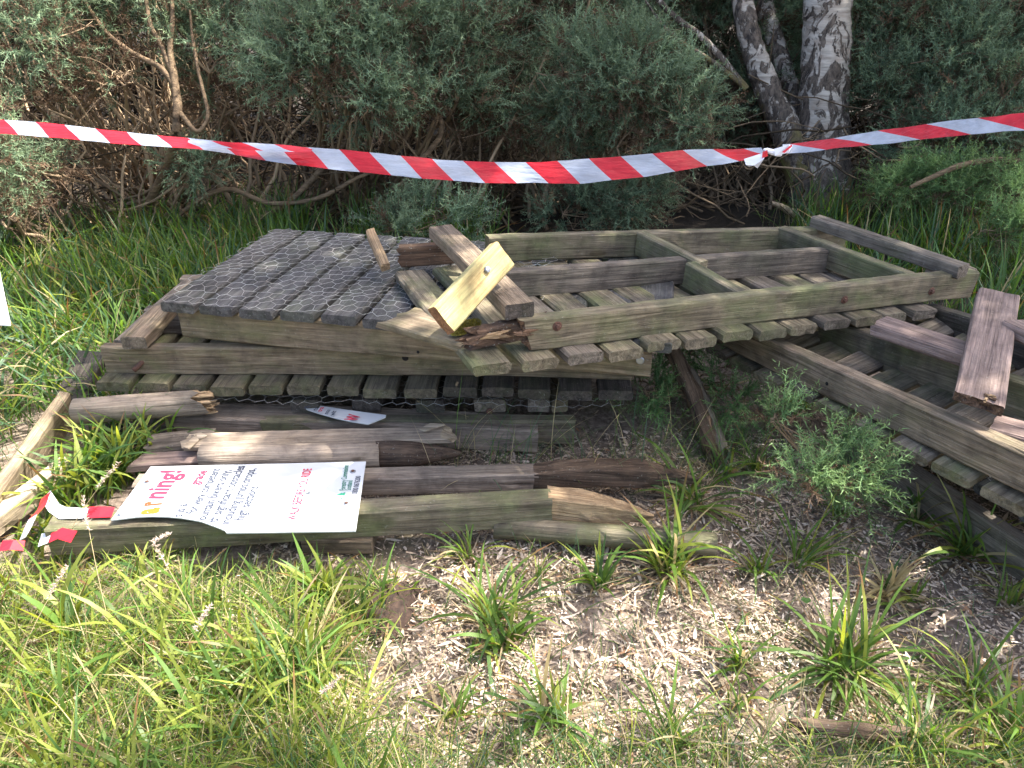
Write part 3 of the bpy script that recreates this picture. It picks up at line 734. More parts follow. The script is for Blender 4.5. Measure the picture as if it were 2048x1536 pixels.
put_text('grade', RD, zs(716, 404), zs(790, 296), .036, sign, T, .02)
put_text('for very competent', D_, zs(695, 614), zs(884, 282), .036, sign, T)
put_text('ountain bikers only,', D_, zs(772, 660), zs(960, 292), .036, sign, T)
put_text('th significant obstacles', D_, zs(856, 676), zs(1062, 264), .036, sign, T)
put_text('including jumps,drops,', D_, zs(944, 690), zs(1142, 282), .036, sign, T)
put_text('high sections', D_, zs(1048, 660), zs(1162, 412), .036, sign, T)
put_text('WALK BEFORE YOU RIDE', RD, zs(1432, 660), zs(1550, 283), .033, sign, T, .008)
put_text('Forestry Commission', M['ink_green'], zs(1792, 442), zs(1818, 258), .021, sign, T, .005)
put_text('Scotland', M['ink_green'], zs(1834, 442), zs(1848, 370), .021, sign, T, .0)
put_text('0300 0676200', D_, zs(1880, 470), zs(1908, 338), .020, sign, T, .01)
def emblem(cx, cy):
    """two small tree outlines side by side"""
    c = P(*zs(cx, cy), T)+Z*.0008; v = []; f = []
    def ring(pts, w):
        n = len(pts); cen = (sum(p[0] for p in pts)/n, sum(p[1] for p in pts)/n); b = len(v)
        for p in pts: v.append((p[0], p[1], 0))
        for p in pts: v.append((cen[0]+(p[0]-cen[0])*(1-w), cen[1]+(p[1]-cen[1])*(1-w), 0))
        for i in range(n): f.append((b+i, b+(i+1) % n, b+n+(i+1) % n, b+n+i))
    lob = []
    for i in range(24):
        a = i/24*6.283; rr = .0105*(1+.13*math.cos(5*a)); lob.append((-.010+rr*math.cos(a), .012+rr*math.sin(a)))
    ring(lob, .28)
    b = len(v); v += [(-.0115, -.012, 0), (-.0085, -.012, 0), (-.0085, .003, 0), (-.0115, .003, 0)]; f.append((b, b+1, b+2, b+3))
    b = len(v)
    v += [(.001, -.006, 0), (.021, -.006, 0), (.015, .003, 0), (.018, .003, 0), (.011, .021, 0), (.004, .003, 0), (.007, .003, 0)]
    f.append((b, b+1, b+2, b+6)); f.append((b+5, b+3, b+4))
    b = len(v); v += [(.0095, -.012, 0), (.0125, -.012, 0), (.0125, -.006, 0), (.0095, -.006, 0)]; f.append((b, b+1, b+2, b+3))
    x = (P(*zs(1818, 258), T)-P(*zs(1792, 442), T)).normalized()
    pyobj('tree_emblem', v, f, M['ink_green'], axes(x, Vector((-x.y, x.x, 0)), Z, c), sign)
emblem(1775, 487)
for x, y, m in ((345, 382, 'rust'), (150, 622, 'steel'), (1850, 305, 'rust'), (1802, 538, 'rust')):
    p = P(*zs(x, y), T); disc('washer', p+Z*.0005, Z, .009, .002, M['steel'], sign); disc('screw', p+Z*.0025, Z, .005, .003, M[m], sign, 8)
# lifted chip in the sheet
chip = [zs(1500, 470), zs(1500, 415), zs(1570, 412), zs(1575, 470)]
cw = [P(x, y, T) for x, y in chip]
cv = [cw[0]+Z*.001, cw[1]+Z*.001, cw[2]+Z*.022, cw[3]+Z*.024]; cc = sum(cv, Vector())/4
pyobj('lifted_chip', [p-cc for p in cv]+[p-cc-Z*.001 for p in cv], [(3, 2, 1, 0), (4, 5, 6, 7), (0, 1, 5, 4), (1, 2, 6, 5), (2, 3, 7, 6), (3, 0, 4, 7)], M['sign_white'], Matrix.Translation(cc), sign)
flat('torn_opening', [zs(1578, 470), zs(1575, 432), zs(1650, 440), zs(1740, 462)], T+.0007, .0004, M['sign_edge'], parent=sign)

FZ = .125
fo = [(603, 812), (612, 809), (640, 811), (690, 819), (772, 830), (771, 834), (736, 848), (700, 842), (672, 836), (640, 827), (615, 819)]
W = [P(x, y, FZ+.0001*(x-600)) for x, y in fo]; fc = sum(W, Vector())/len(W)
frag = slab('sign_fragment', W, Vector((fc.x, fc.y, FZ+.006)), .004, (M['sign_white'], M['sign_edge']))
tag(frag, 'tapering white sign fragment with a red W, lying on the thick grey beam', 'sign')
fz = FZ+.0175
put_text('W', RD, (738, 838), (706, 829), .075, frag, fz, .03) if False else None
put_text('W', RD, (712, 843), (722, 831), .062, frag, fz, .02)
for s, e, b_, m in (((617, 818), (621, 812), 'Th', D_), ((633, 822), (638, 814), 'tr', D_), ((642, 824), (648, 815), 'tra', RD), ((655, 829), (661, 820), 'mou', D_), ((667, 832), (673, 822), 'wit', D_)):
    put_text(b_, m, s, e, .020, frag, fz, .015)
# corner of another white panel on a post at the left edge
pn = empty('panel_post', P(-150, 905, 0), 'white panel corner on a post at the extreme left edge', 'sign')
pc = PD(20, 652, 1.62); pu = PD(0, 556, 1.60)-pc; pr = Vector((-.42, .02, .0))
v = [pc, pc+pr+Vector((0, 0, .02)), pc+pr+pu*3.2, pc+pu*3.2]; v += [p+Vector((0, .004, 0)) for p in v]
pyobj('panel', [p for p in v], [(0, 1, 2, 3)[::-1], (4, 5, 6, 7), (0, 1, 5, 4), (1, 2, 6, 5), (2, 3, 7, 6), (3, 0, 4, 7)], M['sign_white'], None, pn)
pp = pc+pr*.93+Vector((-.12, 0, 0))+Vector((0, .01, 0))
tm('post', axes(Z, Vector((1, 0, 0)), Vector((0, 1, 0)), Vector((pp.x, pp.y, 0))), 1.35, -.035, .035, 0, .07, 'tan', pn)

# ------------------------------------------------------------------ barrier tape
def ribbon(name, top, bot, depth, period=.215, phase=0.0, width=.072, n=90, parent=None, amp=.004):
    """strip through the photograph's upper and lower edges at a distance; the part of its width that is not seen turns into depth"""
    tx = np.array(top, float); bx_ = np.array(bot, float)
    xs = np.linspace(tx[0, 0], tx[-1, 0], n); u = 0; v = []; uv = []; f = []
    K = 4; prev = None
    for i, x in enumerate(xs):
        ty = np.interp(x, tx[:, 0], tx[:, 1]); by_ = np.interp(x, bx_[:, 0], bx_[:, 1]); d = depth(x)
        a = PD(x, ty, d); b = PD(x, by_, d); seen = (a-b).length
        back = math.sqrt(max(0, width**2-seen**2))*.8
        if prev is not None: u += (a-prev).length
        prev = a
        rip = amp*math.sin(x*.031)+amp*.6*math.sin(x*.083+1)
        for k in range(K+1):
            t = k/K; p = a.lerp(b, t)+Vector((0, 1, 0))*(back*(1-t)+rip*math.sin(t*3.1+x*.01)*1.5)
            v.append(p); uv.append((u/period+phase, 1-t))
    for i in range(n-1):
        for k in range(K):
            q = i*(K+1)+k; f.append((q, q+1, q+K+2, q+K+1))
    c = v[len(v)//2]
    me = bpy.data.meshes.new(name); me.from_pydata([tuple(p-c) for p in v], [], f); me.materials.append(M['tape'])
    l = me.uv_layers.new(name='UVMap')
    for lp in me.loops: l.data[lp.index].uv = uv[lp.vertex_index]
    for p in me.polygons: p.use_smooth = True
    me.update(); return obj(name, me, Matrix.Translation(c), parent)
tt = [(-420, 236), (0, 245), (125, 255), (250, 272), (370, 283), (500, 296), (620, 299), (750, 307), (875, 324), (1024, 328), (1189, 317), (1319, 306), (1394, 302), (1464, 306), (1532, 302)]
tb = [(-420, 262), (0, 267), (62, 271), (185, 283), (305, 292), (370, 296), (405, 299), (530, 321), (650, 337), (780, 351), (965, 366), (1159, 367), (1294, 353), (1424, 331), (1491, 320), (1532, 313)]
tape = empty('barrier_tape', PD(900, 345, 2.6)-Z*.02, 'red and white striped barrier tape strung across in front of the bushes', 'tape')
tdep = lambda x: 2.62-.00003*(x-800) if x < 1550 else 2.60-.0011*(x-1550)
ribbon('ribbon', tt, tb, tdep, phase=1.29, parent=tape)
ribbon('folded_edge', [(372, 283), (430, 284), (500, 288), (560, 292), (622, 299)], [(372, 292), (430, 296), (500, 300), (560, 303), (622, 304)], lambda x: 2.60, phase=.78, n=24, parent=tape, width=.03)
ribbon('ribbon', [(1575, 296), (1609, 293), (1734, 274), (1929, 246), (2048, 235), (2500, 195)], [(1575, 307), (1609, 305), (1700, 294), (1789, 285), (1879, 275), (2048, 260), (2500, 232)], tdep, period=.285, phase=.05, n=50, parent=tape)
# knot with torn ends
kv, kf = [], []
kc = PD(1545, 305, 2.585)
for i in range(7):
    for j in range(10):
        a, b = i/6*math.pi, j/10*6.283; rr = 1+.25*math.sin(3*b+i)
        kv.append(Vector((.034*math.cos(a)*1.0, .010*math.sin(a)*math.cos(b)*rr, .010*math.sin(a)*math.sin(b)*rr+.009*math.cos(a)*-1)))
for i in range(6):
    for j in range(10): kf.append((i*10+j, i*10+(j+1) % 10, (i+1)*10+(j+1) % 10, (i+1)*10+j))
M['tape_white'] = plain('tape_white', (.74, .76, .82), .35); M['tape_red'] = plain('tape_red', (.66, .02, .035), .35)
pyobj('knot', kv, kf, M['tape_white'], Matrix.Translation(kc), tape, True)
def scrap(name, pts, mat, parent, n=Vector((0, 1, 0)), t=.0006):
    W = [PD(x, y, d) for x, y, d in pts]; c = sum(W, Vector())/len(W); k = len(W)
    v = [w-c for w in W]+[w-c+n*t for w in W]
    f = [tuple(range(k)), tuple(range(2*k-1, k-1, -1))]+[(i, (i+1) % k, (i+1) % k+k, i+k) for i in range(k)]
    return pyobj(name, v, f, mat, Matrix.Translation(c), parent)
scrap('torn_end', [(1488, 318, 2.60), (1532, 304, 2.58), (1528, 318, 2.57), (1515, 337, 2.60), (1508, 331, 2.58), (1498, 334, 2.60), (1492, 330, 2.59)], M['tape_white'], tape)
scrap('torn_end', [(1525, 304, 2.57), (1535, 300, 2.56), (1536, 312, 2.57), (1524, 316, 2.57)], M['tape_red'], tape)
scrap('torn_end', [(1548, 298, 2.57), (1578, 289, 2.56), (1586, 291, 2.58), (1578, 305, 2.57), (1550, 312, 2.57)], M['tape_white'], tape)
scrap('torn_end', [(1564, 304, 2.555), (1583, 289, 2.55), (1585, 292, 2.55), (1569, 306, 2.555)], M['tape_red'], tape)
# loose end of tape on the ground at the left
tl = empty('loose_tape', P(120, 1040, .1), 'crumpled scrap of red and white tape in the grass left of the sign', 'tape')
def strip(pts, wid, name='strip'):
    W = [P(x, y, z) for x, y, z in pts]; v = []; f = []
    for i, p in enumerate(W):
        d = (W[min(i+1, len(W)-1)]-W[max(i-1, 0)]).normalized(); s = Vector((-d.y, d.x, .5)).normalized()
        v += [p-s*wid/2, p+s*wid/2+Vector((0, 0, random.uniform(-.006, .006)))]
    for i in range(len(W)-1): f.append((2*i, 2*i+1, 2*i+3, 2*i+2))
    return v, f, W
for pts, mt in (([(92, 992, .13), (84, 1015, .125), (66, 1035, .12)], 'tape_red'), ([(66, 1035, .12), (56, 1055, .11), (45, 1078, .09)], 'tape_white'),
                ([(92, 992, .13), (108, 1015, .14), (125, 1027, .145), (175, 1025, .15)], 'tape_white'), ([(175, 1025, .15), (200, 1024, .15), (226, 1023, .15)], 'tape_red'),
                ([(80, 1082, .10), (100, 1074, .115)], 'tape_white'), ([(100, 1074, .12), (120, 1066, .13), (148, 1074, .125)], 'tape_red'), ([(0, 1092, .10), (22, 1088, .11), (48, 1090, .1)], 'tape_red')):
    v, f, W = strip(pts, .034)
    c = W[0]; pyobj('strip', [p-c for p in v], f, M[mt], Matrix.Translation(c), tl)

# ------------------------------------------------------------------ birch
def trunk_mesh(name, pts, radii, sides=18, rings=46, rough=.06, mat=None, seed=0):
    rs = np.random.default_rng(seed)
    pts = np.array([tuple(p) for p in pts]); s = np.linspace(0, 1, len(pts)); t = np.linspace(0, 1, rings)
    C = np.stack([np.interp(t, s, pts[:, k]) for k in range(3)], 1); rad = np.interp(t, s, radii)
    for _ in range(3): C[1:-1] = (C[:-2]+2*C[1:-1]+C[2:])/4
    V, F = tubes(C[None], rad[None], sides)
    V = V.reshape(rings, sides, 3); n = rs.normal(0, 1, (rings, sides)); n = (n+np.roll(n, 1, 1)+np.roll(n, -1, 1))/2.2
    lobes = np.sin(np.arange(sides)/sides*6.283*3+1.3)[None]*np.linspace(1.2, .2, rings)[:, None]
    V = C[:, None]+(V-C[:, None])*(1+rough*n+rough*.8*lobes)[..., None]
    o = np_mesh(name, V.reshape(-1, 3)-C[0], F, mat, None, True); return o, Vector(C[0])
birch = empty('birch_tree', P(1635, 447, 0), 'silver birch with three pale trunks and dark flaking bark behind the pile', 'tree')
BD = 5.12
def trunk(pts, name='trunk', seed=0, sides=18, rough=.05, mat='birch', rings=46):
    W = [PD(x, y, d) for x, y, r, d in pts]; rad = [r*d/FPX for x, y, r, d in pts]
    me, c = trunk_mesh(name, W, rad, sides, rings, rough, M[mat], seed)
    return obj(name, me, Matrix.Translation(c), birch)
trunk([(1634, 452, 76, 5.2), (1636, 420, 64, 5.16), (1640, 340, 54, BD), (1645, 230, 48, 5.05), (1650, 120, 46, 4.95), (1655, 0, 45, 4.85), (1662, -200, 42, 4.7), (1675, -600, 34, 4.5), (1690, -1200, 22, 4.3)], seed=1, sides=26, rings=80)
trunk([(1612, 360, 34, 5.12), (1590, 300, 31, 5.1), (1552, 215, 27, 5.06), (1520, 140, 24, 5.02), (1498, 70, 22, 4.98), (1482, 0, 21, 4.95), (1450, -200, 18, 4.9), (1400, -600, 10, 4.8)], seed=2)
trunk([(1612, 330, 26, 5.25), (1600, 260, 22, 5.26), (1578, 170, 19, 5.28), (1550, 80, 18, 5.3), (1526, 0, 18, 5.3), (1490, -200, 15, 5.3), (1430, -600, 8, 5.3)], seed=3)
for i, b in enumerate(([(1492, 178, 7, 5.0), (1440, 112, 7, 4.95), (1400, 68, 6.5, 4.9), (1360, 45, 6, 4.85), (1308, -5, 5, 4.8), (1240, -120, 3, 4.7)],
                       [(1482, 168, 5, 5.0), (1420, 118, 4.5, 4.9), (1370, 90, 4, 4.9), (1324, 52, 3, 4.85), (1290, 0, 2, 4.8)],
                       [(1702, 175, 7, 5.05), (1712, 130, 7, 5.0), (1735, 70, 6, 4.95), (1772, 0, 5, 4.9), (1820, -120, 3, 4.8)],
                       [(1690, 100, 5, 5.05), (1712, 40, 4, 5.0), (1736, -10, 3, 4.9)],
                       [(1590, 430, 9, 4.9), (1560, 412, 6, 4.7), (1542, 405, 3, 4.6)])):
    trunk(b, 'branch', 10+i, 8, .08, 'birch' if i < 4 else 'white_split', 18)

# ------------------------------------------------------------------ gorse
def sprig_templates(k=6, L=.12, seed=3):
    rs = np.random.default_rng(seed); T = []
    for j in range(k):
        V = []; tip = []
        axes_ = [(np.zeros(3), np.array((0, 0, 1.)), L, 26)]
        for q in range(3):
            a = rs.uniform(0, 6.28); d = np.array((math.cos(a)*.75, math.sin(a)*.75, .75)); d /= np.linalg.norm(d)
            axes_.append((np.array((0, 0, L*rs.uniform(.15, .6))), d, L*rs.uniform(.4, .65), 10))
        for o, d, l, n in axes_:
            ref = np.array((1., 0, 0)) if abs(d[2]) > .8 else np.array((0, 0, 1.))
            u = np.cross(d, ref); u /= np.linalg.norm(u); w = np.cross(d, u)
            for i in range(n):
                s = (i+.5)/n; a = i*2.4+rs.uniform(-.4, .4); out = math.cos(a)*u+math.sin(a)*w
                el = rs.uniform(.35, .95); dr = out*math.cos(el)+d*math.sin(el)
                ln = rs.uniform(.014, .028)*(1-.35*s); p = o+d*l*s
                sd = np.cross(dr, rs.normal(0, 1, 3)); sd /= np.linalg.norm(sd)+1e-9
                V += [p-sd*.0016, p+sd*.0016, p+dr*ln]; tip += [s*.6, s*.6, s*.6+.4]
            sd = u*.0016; V += [o-sd, o+sd, o+d*l*1.06]; tip += [0, 0, 1]
        T.append((np.array(V), np.array(tip)))
    return T
SPR = sprig_templates()
def orient(d, rs):
    """rotation matrices taking z to d with random roll"""
    d = d/np.linalg.norm(d, axis=1, keepdims=True); r = rs.normal(0, 1, d.shape)
    u = np.cross(d, r); u /= np.linalg.norm(u, axis=1, keepdims=True); w = np.cross(d, u)
    return np.stack([u, w, d], 2)
def sprigs(acc, pos, dirs, scale, colb, colt, rs):
    which = rs.integers(0, len(SPR), len(pos))
    for k, (V, tip) in enumerate(SPR):
        m = which == k
        if not m.any(): continue
        Rm = orient(dirs[m], rs)
        W = np.einsum('nij,vj->nvi', Rm, V)*scale[m][:, None, None]+pos[m][:, None]
        C = colb[m][:, None]*(1-tip[None, :, None])+colt[m][:, None]*tip[None, :, None]
        n = W.shape[0]*W.shape[1]
        acc.add(W.reshape(-1, 3), np.arange(n).reshape(-1, 3), C.reshape(-1, 3))
GREEN = np.array((.095, .155, .10)); GREEN2 = np.array((.30, .40, .25)); BROWN = np.array((.12, .08, .052)); YEL = np.array((.23, .26, .08))
BARK = np.array((.30, .22, .145))
gseed = [100]; BUSH = []
def gorse(name, label, base, clumps, bare=40, group='gorse bushes behind the tape', dens=.0385, foot=.18, twigc=BARK, back=.7, stem=1.0, tw=.35, limbs=0, ss=1.0, tint=(1, 1, 1)):
    rs = np.random.default_rng(gseed[0]); gseed[0] += 1
    root = empty(name, base, label, 'bush', group)
    fol = Acc(); wood_ = Acc(); b0 = np.array(base)
    def addtw(A, B, bend, r0, r1, K=7, wob=.0, sides=4, c=twigc):
        n = len(A)
        if n == 0: return
        C = bez(A, B, bend, K, rs, wob); rad = np.linspace(0, 1, K)[None]*(r1-r0)[:, None]+r0[:, None]
        V, F = tubes(C, rad, sides)
        cc = np.repeat(c[None]*rs.uniform(.55, 1.35, (n, 1)), K*sides, 0)
        wood_.add(V, F, cc)
    ends = []
    for (px, py, d, rx, ry, br) in clumps:
        c = np.array(PD(px, py, d)); ax = np.array((rx, ry*back, ry))*d/FPX; ax[1] = max(ax[0], ax[2])*.75
        n = int(dens*rx*ry*(d/4)**2*(1-.45*br))+20
        # sprays gathered in lobes over the clump, leaving dark gaps between them
        nl = max(5, int(5+rx*ry/1000)); ld = rs.normal(0, 1, (nl, 3))+np.array((0, -.35, .3)); ld /= np.linalg.norm(ld, axis=1, keepdims=True)
        lc = c+ld*ax*rs.uniform(.45, .95, (nl, 1)); lr = (ax.mean()*rs.uniform(.22, .46, nl)+.02)
        li = rs.choice(nl, n, p=lr**2/np.sum(lr**2))
        u = rs.normal(0, 1, (n, 3)); u /= np.linalg.norm(u, axis=1, keepdims=True); rr = rs.uniform(.1, 1, n)**.5
        pos = lc[li]+u*(lr[li]*rr)[:, None]*np.array((1.1, 1.1, .8))
        dirs = u*.8+ld[li]*.8+np.array((0, -.1, .5))+rs.normal(0, .35, (n, 3))
        lobe_tone = rs.uniform(.75, 1.2, nl)[li][:, None]
        dead = (rs.uniform(0, 1, n) < br*(1.25-.7*rr)) | ((u[:, 2] < -.3) & (rs.uniform(0, 1, n) < .3))
        g = rs.uniform(0, 1, (n, 1)); shade = rs.uniform(.75, 1.25, (n, 1))*lobe_tone*rs.uniform(.85, 1.1)
        tn = np.array(tint); cb = np.where(dead[:, None], BROWN*shade, GREEN*tn*shade); ctp = np.where(dead[:, None], BROWN*1.3*shade, (GREEN2*(1-.35*g)+YEL*.35*g)*tn*shade)
        sprigs(fol, pos, dirs, rs.uniform(.95, 1.75, n)*ss, cb, ctp, rs)
        # stems up into the clump, then twigs through it
        k = 5; A = b0+rs.normal(0, foot, (k, 3))*np.array((1, .6, 0)); B = c+rs.normal(0, .35, (k, 3))*ax-np.array((0, 0, .35))*ax
        bend = rs.normal(0, .16, (k, 3))+np.array((0, 0, -.10)); addtw(A, B, bend*stem, rs.uniform(.008, .02, k)*stem, rs.uniform(.005, .009, k)*stem, 10, .018*stem, 6)
        k = int(34*tw)+2; A2 = B[rs.integers(0, len(B), k)]; u2 = rs.normal(0, 1, (k, 3)); u2 /= np.linalg.norm(u2, axis=1, keepdims=True); u2[:, 2] = np.abs(u2[:, 2])*.6+u2[:, 2]*.4
        B2 = c+u2*ax*rs.uniform(.6, 1.02, (k, 1)); addtw(A2, B2, rs.normal(0, .06, (k, 3))*stem, rs.uniform(.004, .008, k)*max(stem, .3), np.full(k, .0016)*max(stem, .5), 7, .012*stem, 4)
        k = int(40*tw)+2; A3 = c+rs.normal(0, .4, (k, 3))*ax-np.array((0, 0, .4))*ax; B3 = A3+rs.normal(0, .16, (k, 3))*stem+np.array((0, -.02, -.04)); addtw(A3, B3, rs.normal(0, .03, (k, 3)), np.full(k, .0022)*max(stem, .5), np.full(k, .001), 5, .006*stem, 3, twigc*.5)  # bark colour halved to stand in for shade inside the clump
        ends.append(c)
    if limbs:
        k = limbs; E = np.array(ends)[rs.integers(0, len(ends), k)]
        A = b0+np.stack([rs.uniform(-.85, .85, k), rs.uniform(-.75, -.05, k), rs.uniform(0, .12, k)], 1)
        B = A+np.stack([rs.normal(0, .38, k), rs.uniform(-.2, .25, k), rs.uniform(.35, 1.45, k)], 1)
        addtw(A, B, np.stack([rs.normal(0, .22, k), rs.normal(0, .08, k), rs.normal(-.05, .12, k)], 1), rs.uniform(.006, .016, k), rs.uniform(.003, .007, k), 12, .02, 6, twigc*1.25)
        j = rs.integers(0, k, k*3); t_ = rs.uniform(.35, .95, (k*3, 1)); A4 = A[j]*(1-t_)+B[j]*t_
        B4 = A4+np.stack([rs.normal(0, .22, k*3), rs.normal(-.03, .1, k*3), rs.uniform(.02, .4, k*3)], 1)
        addtw(A4, B4, rs.normal(0, .06, (k*3, 3)), rs.uniform(.003, .006, k*3), np.full(k*3, .0015), 8, .014, 5, twigc*1.15)
    if bare:
        k = bare; E = np.array(ends)[rs.integers(0, len(ends), k)]
        A = b0+rs.normal(0, 1, (k, 3))*np.array((.5, .25, 0))*stem+np.array((0, 0, .02)); B = b0+(E-b0)*rs.uniform(.3, .8, (k, 1))+rs.normal(0, .22, (k, 3))*stem; B[:, 2] = np.maximum(B[:, 2], .05)
        addtw(A, B, (rs.normal(0, .2, (k, 3))+np.array((0, 0, -.05)))*stem, rs.uniform(.003, .011, k)*stem, rs.uniform(.0015, .004, k)*stem, 10, .02*stem, 5, twigc*.55)  # shade below the bush put into the colour of these bare twigs
    obj('foliage', fol.mesh('foliage', M['gorse']), None, root)
    obj('twigs', wood_.mesh('twigs', M['twig'], True), None, root)
    BUSH.append(root); return root
def gb(px, py): return P(px, py, 0)
gorse('gorse_bush', 'tall sunlit gorse with bare tan forking branches, far left', gb(300, 415),
      [(70, 60, 3.9, 150, 110, .2), (250, 30, 4.3, 110, 90, .35), (30, 180, 4.0, 90, 40, .75), (215, 150, 4.1, 60, 35, .75), (430, 80, 4.3, 80, 100, .15), (450, 200, 4.5, 50, 35, .6), (100, -120, 4.2, 200, 110, .2), (360, -110, 4.4, 160, 100, .25)], bare=60, limbs=46, dens=.024, twigc=BARK*1.25)
gorse('gorse_bush', 'dense blue-green gorse crown hanging over the tape, left of centre', gb(700, 420),
      [(630, 110, 4.0, 110, 120, .06), (760, 60, 4.05, 140, 100, .08), (905, 80, 4.15, 120, 100, .12), (720, 190, 3.95, 90, 65, .15), (850, 180, 4.15, 130, 70, .35), (700, -90, 4.2, 200, 110, .1), (900, -90, 4.3, 160, 110, .1)], bare=80, limbs=20)
gorse('gorse_bush', 'shaded gorse with much brown dead growth in the middle, right of the blue-green crown', gb(1010, 415),
      [(1030, 50, 4.6, 100, 90, .45), (1010, 190, 4.6, 110, 80, .6), (1090, -80, 4.6, 150, 100, .3)], bare=90, limbs=18)
gorse('gorse_bush', 'loose gorse with drooping green sprays just left of the birch', gb(1230, 415),
      [(1140, 160, 4.25, 80, 90, .15), (1265, 150, 4.1, 100, 85, .12), (1355, 205, 4.1, 70, 80, .15), (1290, 40, 5.5, 130, 80, .3), (1190, 60, 5.2, 100, 80, .3), (1240, 240, 4.3, 80, 50, .6), (1300, -100, 5.4, 180, 100, .2)], bare=40, limbs=0)
gorse('gorse_bush', 'gorse behind the birch trunks', gb(1480, 400),
      [(1430, 60, 5.6, 130, 100, .25), (1560, 60, 5.7, 120, 110, .15), (1480, 220, 5.6, 120, 80, .45), (1570, 180, 5.65, 90, 80, .1), (1500, -100, 5.7, 200, 100, .2)], bare=50)
gorse('gorse_bush', 'wide grey-green gorse filling the right side behind the birch', gb(1880, 405),
      [(1790, 70, 5.0, 110, 110, .2), (1920, 150, 4.8, 130, 110, .15), (1770, 220, 5.0, 90, 90, .3), (1890, 290, 4.7, 120, 70, .25), (2040, 90, 4.9, 120, 120, .2), (2030, 260, 4.6, 120, 100, .25), (1900, -60, 5.1, 220, 120, .2), (2100, 0, 4.7, 120, 140, .2)], bare=60)
gorse('gorse_bush', 'low green gorse in the grass at the right, behind the grey bar', gb(1880, 455),
      [(1800, 385, 4.5, 60, 36, .05), (1910, 370, 4.4, 70, 40, .05), (2030, 390, 4.2, 70, 44, .05), (2000, 465, 3.8, 50, 24, .0)], bare=6, dens=.04, tw=.2, stem=.4, tint=(1, 1.12, .75))
gorse('gorse_bush', 'small pale gorse sprouting behind the open rail frame, below the tape', gb(1255, 440), [(1255, 395, 4.5, 75, 45, .05), (1160, 420, 4.5, 60, 30, .2)], bare=8, tw=.3, stem=.4)
gorse('gorse_bush', 'little gorse seedling behind the splintered stub', gb(860, 465), [(880, 440, 4.1, 75, 30, .1), (800, 455, 4.0, 45, 22, .2)], bare=4, tw=.3, stem=.3)
gorse('gorse_bush', 'scrubby brown and green gorse low at the left edge below the tape', gb(110, 450),
      [(60, 340, 4.0, 70, 34, .5), (20, 420, 3.7, 50, 26, .5), (390, 330, 4.3, 44, 26, .2), (-90, 300, 3.6, 100, 110, .3)], bare=50, limbs=18)
gorse('gorse_bush', 'bright spiny gorse sprays in front of the right-hand section', gb(1680, 960),
      [(1670, 925, 2.2, 56, 28, .0), (1600, 955, 2.15, 36, 20, .0), (1720, 955, 2.15, 36, 20, .0), (1560, 835, 2.35, 20, 8, .0)], bare=2, dens=.05, foot=.05, stem=.22, tw=.12, ss=.75, tint=(1.0, 1.12, .78))
gorse('gorse_bush', 'dark gorse growing in the gap under the mossy section', gb(1390, 770),
      [(1320, 725, 3.0, 60, 36, .0), (1430, 735, 2.95, 62, 38, .0), (1300, 785, 2.8, 32, 20, .0), (1460, 800, 2.75, 36, 24, .0)], bare=3, dens=.045, foot=.1, stem=.3, tw=.12, ss=.75, tint=(.8, 1.0, .65))
# far thicket behind: foliage colours cut down to imitate deep shade
def thicket():
    rs = np.random.default_rng(55); acc = Acc()
    n = 9000; x = rs.uniform(-8, 8, n); y = rs.uniform(6.3, 9.6, n); z = rs.uniform(0, 2.9, n)
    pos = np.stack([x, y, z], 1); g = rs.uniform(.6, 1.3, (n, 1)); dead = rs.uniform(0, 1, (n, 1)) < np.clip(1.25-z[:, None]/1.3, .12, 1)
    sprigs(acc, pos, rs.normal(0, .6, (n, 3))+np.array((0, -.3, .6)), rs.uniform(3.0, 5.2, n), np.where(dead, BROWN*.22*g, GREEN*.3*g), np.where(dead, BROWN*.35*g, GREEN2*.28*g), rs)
    tag(obj('gorse_thicket', acc.mesh('gorse_thicket', M['gorse'])), 'dense gorse thicket closing the background, deep shade painted into its colours', 'thicket', kind='stuff')
    n = 1500; A = np.stack([rs.uniform(-5, 5, n), rs.uniform(4.6, 7.2, n), rs.uniform(0, .7, n)], 1); B = A+rs.normal(0, 1, (n, 3))*np.array((.5, .25, .3)); B[:, 2] = np.clip(B[:, 2], .02, 1.2)
    C = bez(A, B, rs.normal(0, .15, (n, 3)), 8, rs, .02); r0 = rs.uniform(.002, .009, n)
    V, F = tubes(C, r0[:, None]*np.linspace(1, .45, 8)[None], 4)
    me = np_mesh('dead_branches', V, F, M['twig'], np.repeat(BARK[None]*rs.uniform(.15, .7, (n, 1)), 32, 0), True)  # bark darkened so the hollow under the bushes looks shaded
    tag(obj('dead_branches', me), 'tangle of bare dead branches on the ground under the gorse', 'branches', kind='stuff')
thicket()
